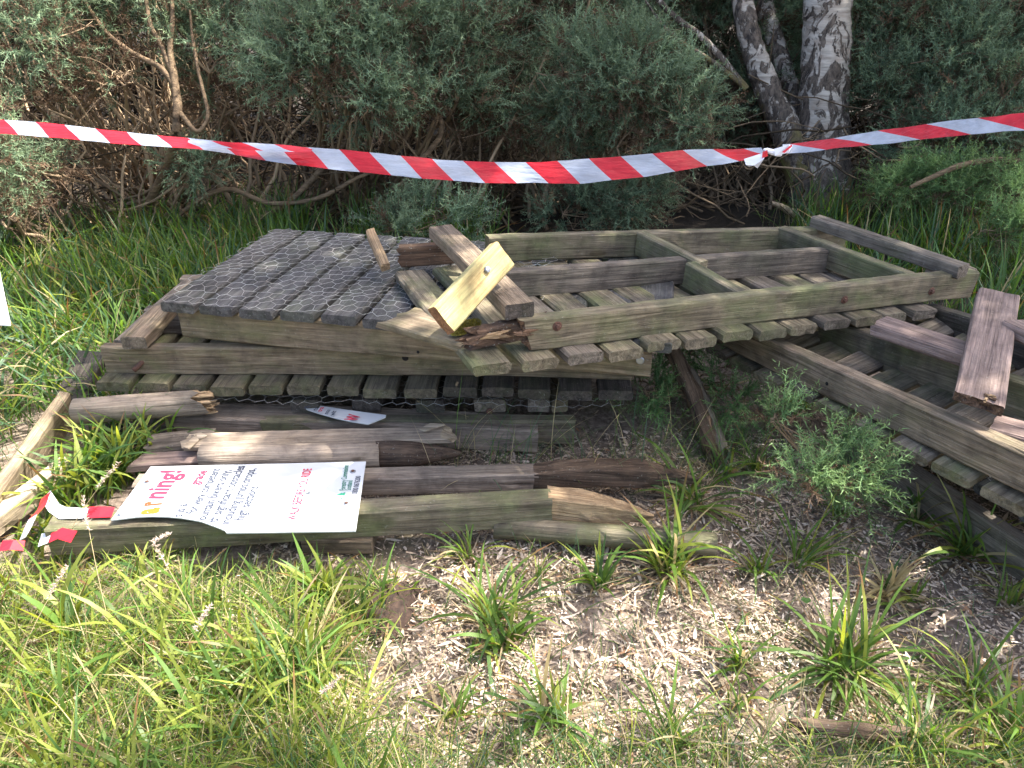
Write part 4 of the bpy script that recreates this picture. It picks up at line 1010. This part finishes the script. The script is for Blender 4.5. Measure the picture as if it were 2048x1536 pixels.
# prominent bare limbs of the left bush
def limb(bush, pts, d=4.05):
    pts = [(x, y, r, d if len(q) == 0 else q[0]) for x, y, r, *q in pts]
    W = [PD(x, y, dd) for x, y, r, dd in pts]; rad = [r*dd/FPX for x, y, r, dd in pts]
    me, c = trunk_mesh('branch', W, rad, 8, 30, .09, M['limb'], int(pts[0][0]))
    return obj('branch', me, Matrix.Translation(c), BUSH[bush])
M['limb'] = wood('limb_bark', (.36, .27, .18), (.2, .145, .1), (.2, .2, .1), .1, stain_amt=.2, speck=.1)
L1 = limb(0, [(300, 400, 9, 4.5), (335, 330, 9, 4.3), (352, 270, 9), (357, 215, 8.5), (347, 150, 7.5), (338, 95, 6), (347, 30, 4.5), (338, -60, 3.5)])
for lab, p in ((0, [(350, 175, 6), (325, 135, 6), (270, 110, 5), (215, 70, 4.5), (180, 20, 3.5), (160, -20, 3)]),
               (0, [(345, 145, 6), (322, 90, 5), (300, 50, 4.5), (290, -10, 4)]),
               (0, [(352, 215, 5), (395, 270, 4), (420, 235, 4), (400, 160, 3.5), (385, 80, 3), (380, 20, 2)]),
               (1, [(430, 470, 5, 4.6), (540, 428, 6), (590, 395, 6), (632, 350, 6), (690, 290, 5), (740, 230, 4.5), (770, 190, 4)]),
               (1, [(330, 455, 4, 4.5), (400, 395, 5), (460, 372, 5), (540, 412, 5), (640, 400, 4.5), (720, 350, 4), (800, 330, 3)]),
               (1, [(830, 330, 5, 4.3), (880, 280, 6), (885, 240, 6), (850, 215, 5), (800, 200, 4), (770, 180, 3)]),
               (2, [(960, 400, 7, 4.6), (985, 330, 6), (1000, 260, 6), (960, 200, 5), (930, 160, 4)]),
               (3, [(1080, 420, 6, 4.5), (1110, 330, 6), (1100, 250, 6), (1070, 180, 5), (1055, 120, 3)]),
               (5, [(1870, 130, 8, 4.7), (1890, 60, 7), (1905, 20, 6), (1900, -40, 5)]),
               (5, [(2090, 330, 6, 4.2), (1990, 318, 6), (1920, 330, 6), (1850, 360, 5), (1820, 375, 4)])):
    limb(lab, p, p[0][3] if len(p[0]) > 3 else 4.05)

# ------------------------------------------------------------------ added tree out of view, up-sun: its crown is shaped to shade the pile
def inpoly(x, y, poly):
    x = np.asarray(x); y = np.asarray(y); c = np.zeros(x.shape, bool); n = len(poly)
    for i in range(n):
        x0, y0 = poly[i]; x1, y1 = poly[(i+1) % n]
        m = ((y0 > y) != (y1 > y)) & (x < (x1-x0)*(y-y0)/((y1-y0) or 1e-9)+x0); c ^= m
    return c
def ref(p): q = p-SUN*((p.z-.15)/SUN.z); return (q.x, q.y)
LIT = [[ref(P(x, y, .1)) for x, y in ((-400, 1010), (20, 900), (90, 850), (200, 900), (300, 925), (475, 922), (440, 985), (620, 992), (650, 962), (716, 990), (722, 1060), (690, 1120), (760, 1230), (640, 1440), (250, 1500), (-400, 1560))],
       [ref(P(x, y, .13)) for x, y in ((398, 925), (420, 862), (528, 866), (524, 926))],
       [ref(P(x, y, .6)) for x, y in ((842, 628), (838, 600), (950, 452), (1005, 446), (1042, 520), (935, 690))],
       [ref(PD(x, y, 4.0)) for x, y in ((-250, -250), (490, -250), (500, 90), (400, 200), (250, 250), (-250, 330))]]
def crown_part(parent, keepf, seed, base, top, nl):
    rs = np.random.default_rng(seed)
    n = 60000; X = rs.uniform(-2.4, 4.8, n); Y = rs.uniform(-.6, 6.5, n); z = rs.uniform(4.6, 7.0, n)
    keep = np.ones(n, bool)
    jx, jy = X+rs.normal(0, .02, n), Y+rs.normal(0, .02, n)
    for pl_ in LIT: keep &= ~inpoly(jx, jy, pl_)  # no leaves where sun is to land: gaps shaped for the light
    keep &= ~((X < -1.6) & (Y < 3.2)) & ~((X < -1.0) & (Y < 1.2))
    thin = (X > -.35) & (Y < 1.75); keep &= ~(thin & (rs.uniform(0, 1, n) < .84))
    t = (z-.15)/SUN.z; pos = np.stack([X+SUN.x*t, Y+SUN.y*t, z], 1)
    keep &= keepf(pos); pos = pos[keep]; n = len(pos)
    d = rs.normal(0, 1, (n, 3)); Rm = orient(d, rs); q = np.array(((-.5, -.35, 0), (.1, -.5, 0), (.6, .0, .1), (-.1, .5, 0)))*.085
    V = np.einsum('nij,vj->nvi', Rm, q)+pos[:, None]
    C = np.repeat((np.array((.07, .13, .03))*rs.uniform(.7, 1.4, (n, 1)))[:, None], 4, 1)
    obj('crown', np_mesh('crown', V.reshape(-1, 3), np.arange(n*4).reshape(-1, 4), M['leaf'], C.reshape(-1, 3)), None, parent)
    for k in range(nl):
        e = Vector(pos[rs.integers(0, n)]); s_ = base.lerp(top, k/nl)
        me, c = trunk_mesh('limb', [s_, (s_+e)/2+Vector((0, 0, -.1)), e], [.05, .03, .008], 7, 14, .05, M['bark'], 20+k); obj('limb', me, Matrix.Translation(c), parent)
crown_part(birch, lambda p: p[:, 1] >= 3.2, 9, PD(1675, -600, 4.5), PD(1690, -1200, 4.3), 7)
def shade_tree():
    root = empty('shade_tree', (6.2, 1.4, 0), 'unseen leafy tree added at the right, its crown shaped to shade the pile', 'tree')
    me, c = trunk_mesh('trunk', [Vector((6.2, 1.4, -.05)), Vector((6.15, 1.45, 1.5)), Vector((6.0, 1.5, 3.0)), Vector((5.6, 1.6, 5.4))], [.2, .16, .13, .06], 14, 24, .05, M['bark'], 4); obj('trunk', me, Matrix.Translation(c), root)
    crown_part(root, lambda p: p[:, 1] < 3.2, 19, Vector((6.0, 1.5, 3.0)), Vector((5.6, 1.6, 5.2)), 9)
shade_tree()

# ------------------------------------------------------------------ grass, litter, tufts
def fp(*pts): return [tuple(p.xy) for p in pts]
pile = [fp(A0, A0+ex*1.75, A0+ex*1.75+ey*.86, A0+ey*.86), fp(bl-eyB*.09, br-eyB*.09, br+eyB*.75, bl+eyB*.75),
        fp(P(345, 870, 0), P(430, 800, .1), c0+eyC*.7, c1+eyC*.7, c1, P(1076, 905, 0)),
        fp(*[P(x, y, SZ) for x, y in outl]), fp(P(85, 1110, 0), P(85, 1050, .1), P(300, 900, .1), P(900, 880, .1), P(1410, 945, .05), P(1320, 1040, .03), P(1430, 1108, 0), P(1000, 1078, 0), P(722, 1075, .05)),
        fp(eF0-sE*.05, eF1-sE*.05, eF1+sE*.9, eF0+sE*.9), fp(f0, f1, f1+sE*.8, f0+sE*.8),
        [tuple(P(x, y, 0).xy) for x, y in ((125, 850), (190, 860), (150, 960), (60, 1070), (-90, 1170), (-90, 1060), (0, 1005))]]
def free(x, y):
    k = np.ones(len(x), bool)
    for p in pile: k &= ~inpoly(x, y, p)
    return k
def zone(n, x0, x1, y0, y1, edge=.0, poly=None, anywhere=False):
    x = rng.uniform(x0, x1, n); y = rng.uniform(y0, y1, n); k = np.ones(n, bool) if anywhere else free(x, y)
    if poly: k &= inpoly(x, y, poly)
    x, y = x[k], y[k]; return np.stack([x, y, gz(x, y)], 1)
def pal(n, cols, w, jit=.22):
    i = rng.choice(len(cols), n, p=np.array(w)/sum(w)); return np.array(cols)[i]*rng.uniform(1-jit, 1+jit, (n, 1))
G_DEEP = (.06, .125, .035); G_MID = (.11, .20, .04); G_YEL = (.25, .30, .06); STRAW = (.46, .39, .22); G_BLUE = (.085, .16, .085); BRN = (.2, .115, .05)
grass = Acc()
def scatter(base, l, w, tilt, curve, cols, wt, K=4, clump=0):
    n = len(base)
    if n == 0: return
    c = pal(n, cols, wt); near = (base[:, 1] > 1.25) & (base[:, 1] < 1.9) & (base[:, 0] > -1.75) & (base[:, 0] < 0)
    lenf = np.where(near, np.clip((1.80-base[:, 1])/.42, .44, 1), 1)
    tip = np.where(rng.uniform(0, 1, (n, 1)) < .12, np.array(BRN)[None], c*1.1)
    grass.add(*blades(base, rng.uniform(*l, n)*lenf, rng.uniform(*w, n), rng.uniform(0, 6.28, n), rng.uniform(*tilt, n), rng.uniform(*curve, n), c*.8, c, K, tip, rng.normal(0, .5, n)))
def clumped(n_t, per, x0, x1, y0, y1, spread, poly=None, **kw):
    c = zone(n_t, x0, x1, y0, y1, poly=poly); k = rng.integers(int(per*.6), int(per*1.4)+1, len(c))
    b = np.repeat(c, k, 0); b[:, :2] += rng.normal(0, spread, (len(b), 2)); b[:, 2] = gz(b[:, 0], b[:, 1]); b = b[free(b[:, 0], b[:, 1])]
    scatter(b, **kw)
# left bank and behind the stack: broad blades
clumped(330, 15, -3.4, -1.36, 1.9, 4.7, .05, l=(.18, .42), w=(.006, .013), tilt=(0, .5), curve=(.3, 1.9), cols=[G_DEEP, G_MID, G_BLUE, G_YEL, STRAW], wt=[2, 4, 2, 2, .5], K=5)
clumped(42, 13, -1.44, -1.08, 1.72, 2.3, .04, l=(.14, .30), w=(.007, .015), tilt=(0, .5), curve=(.4, 2.0), cols=[G_MID, G_YEL, G_DEEP], wt=[4, 4, 2], K=6)
clumped(150, 14, -2.2, -.1, 3.4, 4.7, .05, l=(.2, .48), w=(.005, .011), tilt=(0, .4), curve=(.2, 1.2), cols=[G_DEEP, G_MID, G_BLUE, STRAW], wt=[2, 5, 2, .4], K=5)
scatter(zone(2600, -3.4, -1.36, 1.7, 4.7), (.15, .4), (.0018, .0035), (0, .7), (.2, 1.4), [G_DEEP, G_MID, STRAW], [3, 3, 2], 4)
# right bank
clumped(280, 14, 1.75, 4.2, 2.9, 5.0, .06, l=(.2, .5), w=(.005, .011), tilt=(0, .4), curve=(.2, 1.3), cols=[G_DEEP, G_MID, G_BLUE, STRAW], wt=[3, 4, 3, .5], K=5)
scatter(zone(1600, 1.6, 4.2, 2.9, 5.0), (.15, .4), (.0018, .003), (0, .6), (.2, 1.2), [G_DEEP, G_MID, STRAW], [3, 3, 2], 4)
# sunlit foreground left: yellower, brighter mix carries part of the sunlight
FL = [(-2.2, 1.75), (-.62, 1.70), (-.34, 1.66), (-.30, 1.5), (-.42, 1.35), (-.30, 1.2), (-.38, 1.05), (-.1, .95), (-.1, .6), (-2.2, .6)]
scatter(zone(21000, -2.2, -.1, .6, 1.75, poly=FL), (.06, .26), (.0014, .003), (.3, 1.55), (-.2, 1.2), [G_MID, G_YEL, G_DEEP, STRAW], [3.5, 4, 2, 3], 4)
clumped(15, 14, -2.0, -.35, .7, 1.6, .03, poly=FL, l=(.16, .32), w=(.006, .012), tilt=(0, .9), curve=(.3, 2.0), cols=[G_MID, G_YEL], wt=[3, 5], K=6)
clumped(100, 16, -2.0, -.3, .7, 1.72, .035, poly=FL, l=(.12, .30), w=(.005, .010), tilt=(0, .8), curve=(.3, 1.8), cols=[G_MID, G_YEL, G_DEEP, STRAW], wt=[4, 5, 1.5, .5], K=5)
# thin grass along the bottom and through the litter
scatter(zone(7500, -.5, 1.6, .55, 1.12), (.05, .22), (.0015, .003), (.1, 1.2), (.1, 1.2), [G_MID, G_YEL, G_DEEP, STRAW, G_BLUE], [3, 2, 2, 2, 2], 4)
scatter(zone(3600, -.5, 1.8, .9, 2.3), (.03, .15), (.0013, .0028), (.1, 1.3), (.1, 1.2), [G_MID, G_DEEP, STRAW, G_BLUE], [2, 2, 3, 2], 4)
scatter(zone(700, -.1, .9, 2.05, 2.5), (.08, .3), (.0012, .0024), (.1, 1.0), (.2, 1.2), [G_MID, G_DEEP, G_BLUE], [2, 2, 2], 5)
tag(obj('grass', grass.mesh('grass', M['grass'])), 'green grass and wood-rush covering the bank and foreground', 'grass', kind='stuff')
# wispy stems in front of the stack
wis = Acc(); n = 120
b = np.stack([rng.uniform(-.25, .55, n), rng.uniform(2.02, 2.28, n), np.zeros(n)], 1)
c = pal(n, [G_MID, G_BLUE, STRAW], [2, 2, 2]); wis.add(*blades(b, rng.uniform(.15, .36, n), rng.uniform(.0015, .003, n), rng.uniform(0, 6.28, n), rng.uniform(0, .9, n), rng.uniform(.2, 1.3, n), c, c, 6))
tag(obj('wispy_grass', wis.mesh('wispy_grass', M['grass'])), 'thin wispy grass stems in front of the stacked sections', 'grass', kind='stuff')

# dry flowering stalks with feathery heads, and seed heads at the left
def stalk(px, py, h, lean, az, label, head='plume', colr=(.42, .34, .2)):
    c = P(px, py, 0); acc = Acc(); K = 9; t = np.linspace(0, 1, K)
    pts = np.stack([lean*t**1.6*math.cos(az), lean*t**1.6*math.sin(az), h*(t-.12*lean*t**3)], 1)
    V, F = tubes(pts[None], np.linspace(.0013, .0007, K)[None], 4); acc.add(V, F, np.array(colr))
    n = 90 if head == 'plume' else 60
    if head == 'plume':
        tt_ = rng.uniform(.8, 1, n); b_ = np.stack([np.interp(tt_, t, pts[:, k]) for k in range(3)], 1)
        acc.add(*blades(b_, rng.uniform(.006, .016, n), np.full(n, .0022), rng.uniform(0, 6.28, n), rng.uniform(.1, 1.2, n), rng.uniform(0, .4, n), np.tile(np.array((.45, .36, .3)), (n, 1)), np.tile(np.array((.52, .43, .36)), (n, 1)), 2))
    else:
        for q in range(14):
            t0 = rng.uniform(.6, 1); b_ = np.array([np.interp(t0, t, pts[:, k]) for k in range(3)]); e_ = b_+rng.normal(0, 1, 3)*np.array((.05, .05, .02))+np.array((0, 0, .05))
            V, F = tubes(np.stack([b_, (b_+e_)/2+np.array((0, 0, .008)), e_])[None], np.full((1, 3), .0006), 3); acc.add(V, F, np.array((.3, .2, .13)))
            m_ = 5; hb = e_+rng.normal(0, .008, (m_, 3)); acc.add(*blades(hb, np.full(m_, .006), np.full(m_, .005), rng.uniform(0, 6.28, m_), rng.uniform(0, 1.5, m_), np.zeros(m_), np.tile(np.array((.42, .29, .2)), (m_, 1)), np.tile(np.array((.5, .37, .27)), (m_, 1)), 2))
    o = obj('dry_stalk', acc.mesh('dry_stalk', M['litter']), Matrix.Translation(c)); tag(o, label, 'stalk', 'dry flowering stalks')
for a in ((60, 600, .42, .12, 1.2, 'tall brown seed head against the dark gorse at the left edge', 'umbel'), (100, 585, .40, .10, .3, 'second brown seed head, right of the one at the left edge', 'umbel'),
          (20, 640, .40, .16, 2.8, 'seed head leaning out of the picture at the left', 'umbel'), (1610, 800, .22, .08, 2.0, 'small seed head in the rush tuft by the right-hand rail', 'umbel'),
          (430, 1330, .28, .2, 2.4, 'straw plume leaning left in the middle of the sunlit grass'), (330, 1420, .2, .16, .9, 'straw plume near the bottom, left of centre in the sunlit grass'),
          (560, 1500, .16, .15, .4, 'straw plume at the bottom edge of the sunlit grass'), (260, 1180, .3, .25, -.5, 'straw plume over the grass just below the front post'),
          (120, 1150, .3, .22, .6, 'straw stalk beside the tape scrap'), (230, 1290, .33, .2, 2.0, 'straw stalk crossing in front of the front post'), (30, 1400, .26, .2, 1.0, 'straw plume at the lower left edge'), (700, 1480, .16, .16, .2, 'low straw plume where the grass thins to litter')):
    stalk(*a)
# litter of dry leaves and chips
lit = Acc()
def chips(n, x0, x1, y0, y1, l=(.012, .06), w=(.003, .009)):
    b = zone(n, x0, x1, y0, y1, anywhere=True); q_ = .5+.28*np.sin(b[:, 0]*9+3*np.sin(b[:, 1]*5))+.28*np.sin(b[:, 1]*11+2*np.sin(b[:, 0]*7+1)); b = b[rng.uniform(0, 1, len(b)) < np.clip(q_+.3, .25, 1)]; n = len(b); b[:, 2] += rng.uniform(0, .014, n)
    c = pal(n, [(.62, .51, .41), (.52, .41, .30), (.36, .285, .22), (.14, .10, .075), (.68, .59, .50), (.36, .21, .12)], [4, 4, 3, 1.5, 1.6, .8], .2)
    lit.add(*blades(b, rng.uniform(*l, n)*rng.uniform(.4, 1, n), rng.uniform(*w, n), rng.uniform(0, 6.28, n), rng.uniform(1.2, 1.75, n), rng.uniform(-.5, .5, n), c, c*rng.uniform(.8, 1.1, (n, 1)), 2, None, rng.normal(0, .35, n)))
chips(34000, -.75, 1.95, .6, 2.4, (.008, .045), (.002, .006)); chips(5000, -.75, 1.95, .6, 2.4, (.02, .085), (.004, .011)); chips(2500, -2.2, 3.0, .6, 2.6); chips(30000, -.6, 1.9, .6, 2.3, (.004, .014), (.002, .006))
tag(obj('leaf_litter', lit.mesh('leaf_litter', M['litter'])), 'dry leaves and wood chips strewn over the bare ground', 'litter', kind='stuff')

def tuft(px, py, size, n, label, dead=0.0, w=(.006, .0115), yel=.4, name='grass_tuft', cat='grass tuft'):
    c = P(px, py, 0); c.z = float(gz(c.x, c.y)); acc = Acc()
    b = np.stack([rng.normal(0, .018*size/.2, n), rng.normal(0, .018*size/.2, n), np.zeros(n)], 1)
    cc = pal(n, [G_MID, G_YEL, G_DEEP, STRAW], [3*(1-dead), 6*yel*(1-dead)+.01, 1*(1-dead), .25+8*dead], .2)
    tip = np.where(rng.uniform(0, 1, (n, 1)) < .2, np.array(BRN)[None], cc)
    size *= 1.2
    a0, tl_ = rng.uniform(0, 6.28), rng.uniform(.55, 1.35)
    acc.add(*blades(b, rng.uniform(.35, 1.1, n)*size, rng.uniform(*w, n), rng.normal(a0, rng.uniform(1.2, 2.6), n), rng.uniform(.02, 1.0, n)*tl_, rng.uniform(.1, 2.2, n), cc*.85+np.array((.02, .02, .004)), cc, 6, tip, rng.normal(0, .35, n)))
    k = int(n*1.1); cd = pal(k, [(.32, .25, .16), (.2, .14, .09), (.42, .35, .26)], [2, 1, 1])
    acc.add(*blades(np.stack([rng.normal(0, .02, k), rng.normal(0, .02, k), np.zeros(k)], 1), rng.uniform(.3, .7, k)*size, rng.uniform(.003, .008, k), rng.uniform(0, 6.28, k), rng.uniform(.9, 1.5, k), rng.uniform(0, .6, k), cd, cd, 6, None, rng.normal(0, .4, k)))
    o = obj(name, acc.mesh(name, M['grass']), Matrix.Translation(c)); tag(o, label, cat, 'tufts in the litter'); return o
for a in ((1385, 1000, .25, 40, 'big arching tuft at the tips of the two pointed posts'),
          (1345, 1135, .25, 60, 'dense tuft over the thin round post'),
          (937, 1105, .15, 30, 'tuft right of the block, below the front post'),
          (1075, 1150, .10, 20, 'small tuft left of the two under the round post'),
          (1196, 1168, .14, 24, 'loose tuft just left of the dense one'),
          (985, 1235, .23, 48, 'largest tuft in the middle of the litter'),
          (1005, 1290, .15, 26, 'tuft touching the near side of the largest middle one'),
          (738, 1240, .10, 12, 'tiny tuft beside the dark soil'),
          (1105, 1430, .19, 34, 'half-yellow tuft at the bottom centre'),
          (905, 1420, .11, 20, 'small dark tuft left of the bottom centre'),
          (1690, 1330, .27, 75, 'fullest tuft at the lower right'),
          (1946, 1390, .22, 44, 'star-shaped tuft near the lower right corner'),
          (1600, 1120, .22, 36, 'tuft with browning tips right of the dense one'),
          (1515, 1130, .13, 16, 'sparse tuft between two larger ones'),
          (1925, 1115, .21, 46, 'tuft growing against the dark lower rail at the right edge'),
          (1830, 1045, .17, 30, 'tuft under the lower rail, left of the edge one'),
          (1676, 1040, .12, 20, 'small tuft below the spiny gorse sprays'),
          (1835, 1500, .24, 40, 'tall tuft cut by the bottom edge, right of the stick'),
          (2015, 1480, .25, 40, 'broad-bladed tuft in the bottom right corner'),
          (1485, 1330, .13, 22, 'small tuft left of the fullest one'),
          (1475, 1410, .13, 18, 'flat tuft below the small left one'),
          (2018, 1215, .15, 26, 'tuft at the right edge below the rail'),
          (1830, 1200, .10, 14, 'small green tuft beside the dead brown one'),
          (1512, 945, .17, 26, 'pale yellow-green tuft left of the gorse sprays'),
          (1440, 945, .15, 20, 'tuft at the foot of the leaning branches'),
          (1608, 815, .30, 26, 'tall rush tuft before the right-hand rail'),
          (1350, 1490, .16, 30, 'grassy tuft at the bottom edge, right of centre'),
          (640, 1190, .17, 46, 'bright sunlit tuft under the front post, right end of the green'),
          (600, 1340, .24, 55, 'glowing yellow-green tuft in the sunlit grass'),
          (160, 1270, .25, 14, 'few very broad upright blades in the sunlit left')):
    tuft(*a, w=(.010, .02) if a[0] == 160 else random.choice([(.004, .008), (.006, .012), (.007, .0135)]), yel=.9 if a[0] < 700 else .22)  # tufts in the sun get a yellower mix, sunlight put into their colour
tuft(1778, 1190, .13, 50, 'dead straw-coloured tuft with no green at the right', dead=.95)
# dark peaty soil turned up in the litter
sv = []; sf = []; sc2 = P(775, 1215, 0)
for j in range(14):
    for i in range(14):
        u, v_ = i/13*2-1, j/13*2-1; e = max(0, 1-(u*u+v_*v_)); sv.append((u*.075+random.gauss(0, .004), v_*.11+random.gauss(0, .004), .028*e**.6+random.gauss(0, .007)*e-.012))
for j in range(13):
    for i in range(13): sf.append((j*14+i, j*14+i+1, (j+1)*14+i+1, (j+1)*14+i))
M['peat'] = plain('peat', (.028, .018, .014), .95, 0, (.07, .042, .03), 60, .8)
tag(pyobj('peat_clod', sv, sf, M['peat'], Matrix.Translation(sc2), None, True), 'dark clod of peaty soil in the litter below the sign', 'soil')
# round green leaf
lv = [(0, 0, .0)]+[(.013*math.cos(i/12*6.283)*(1+.06*math.sin(i*3)), .011*math.sin(i/12*6.283), .003*math.sin(i*2)) for i in range(12)]
tag(np_o := obj('fallen_leaf', np_mesh('fallen_leaf', np.array(lv), np.array([(0, 1+i, 1+(i+1) % 12) for i in range(12)]), M['leaf'], np.array([[.10, .2, .06]]*13)), Matrix.Translation(P(1612, 1200, .02))), 'small round green leaf lying on the litter', 'leaf')
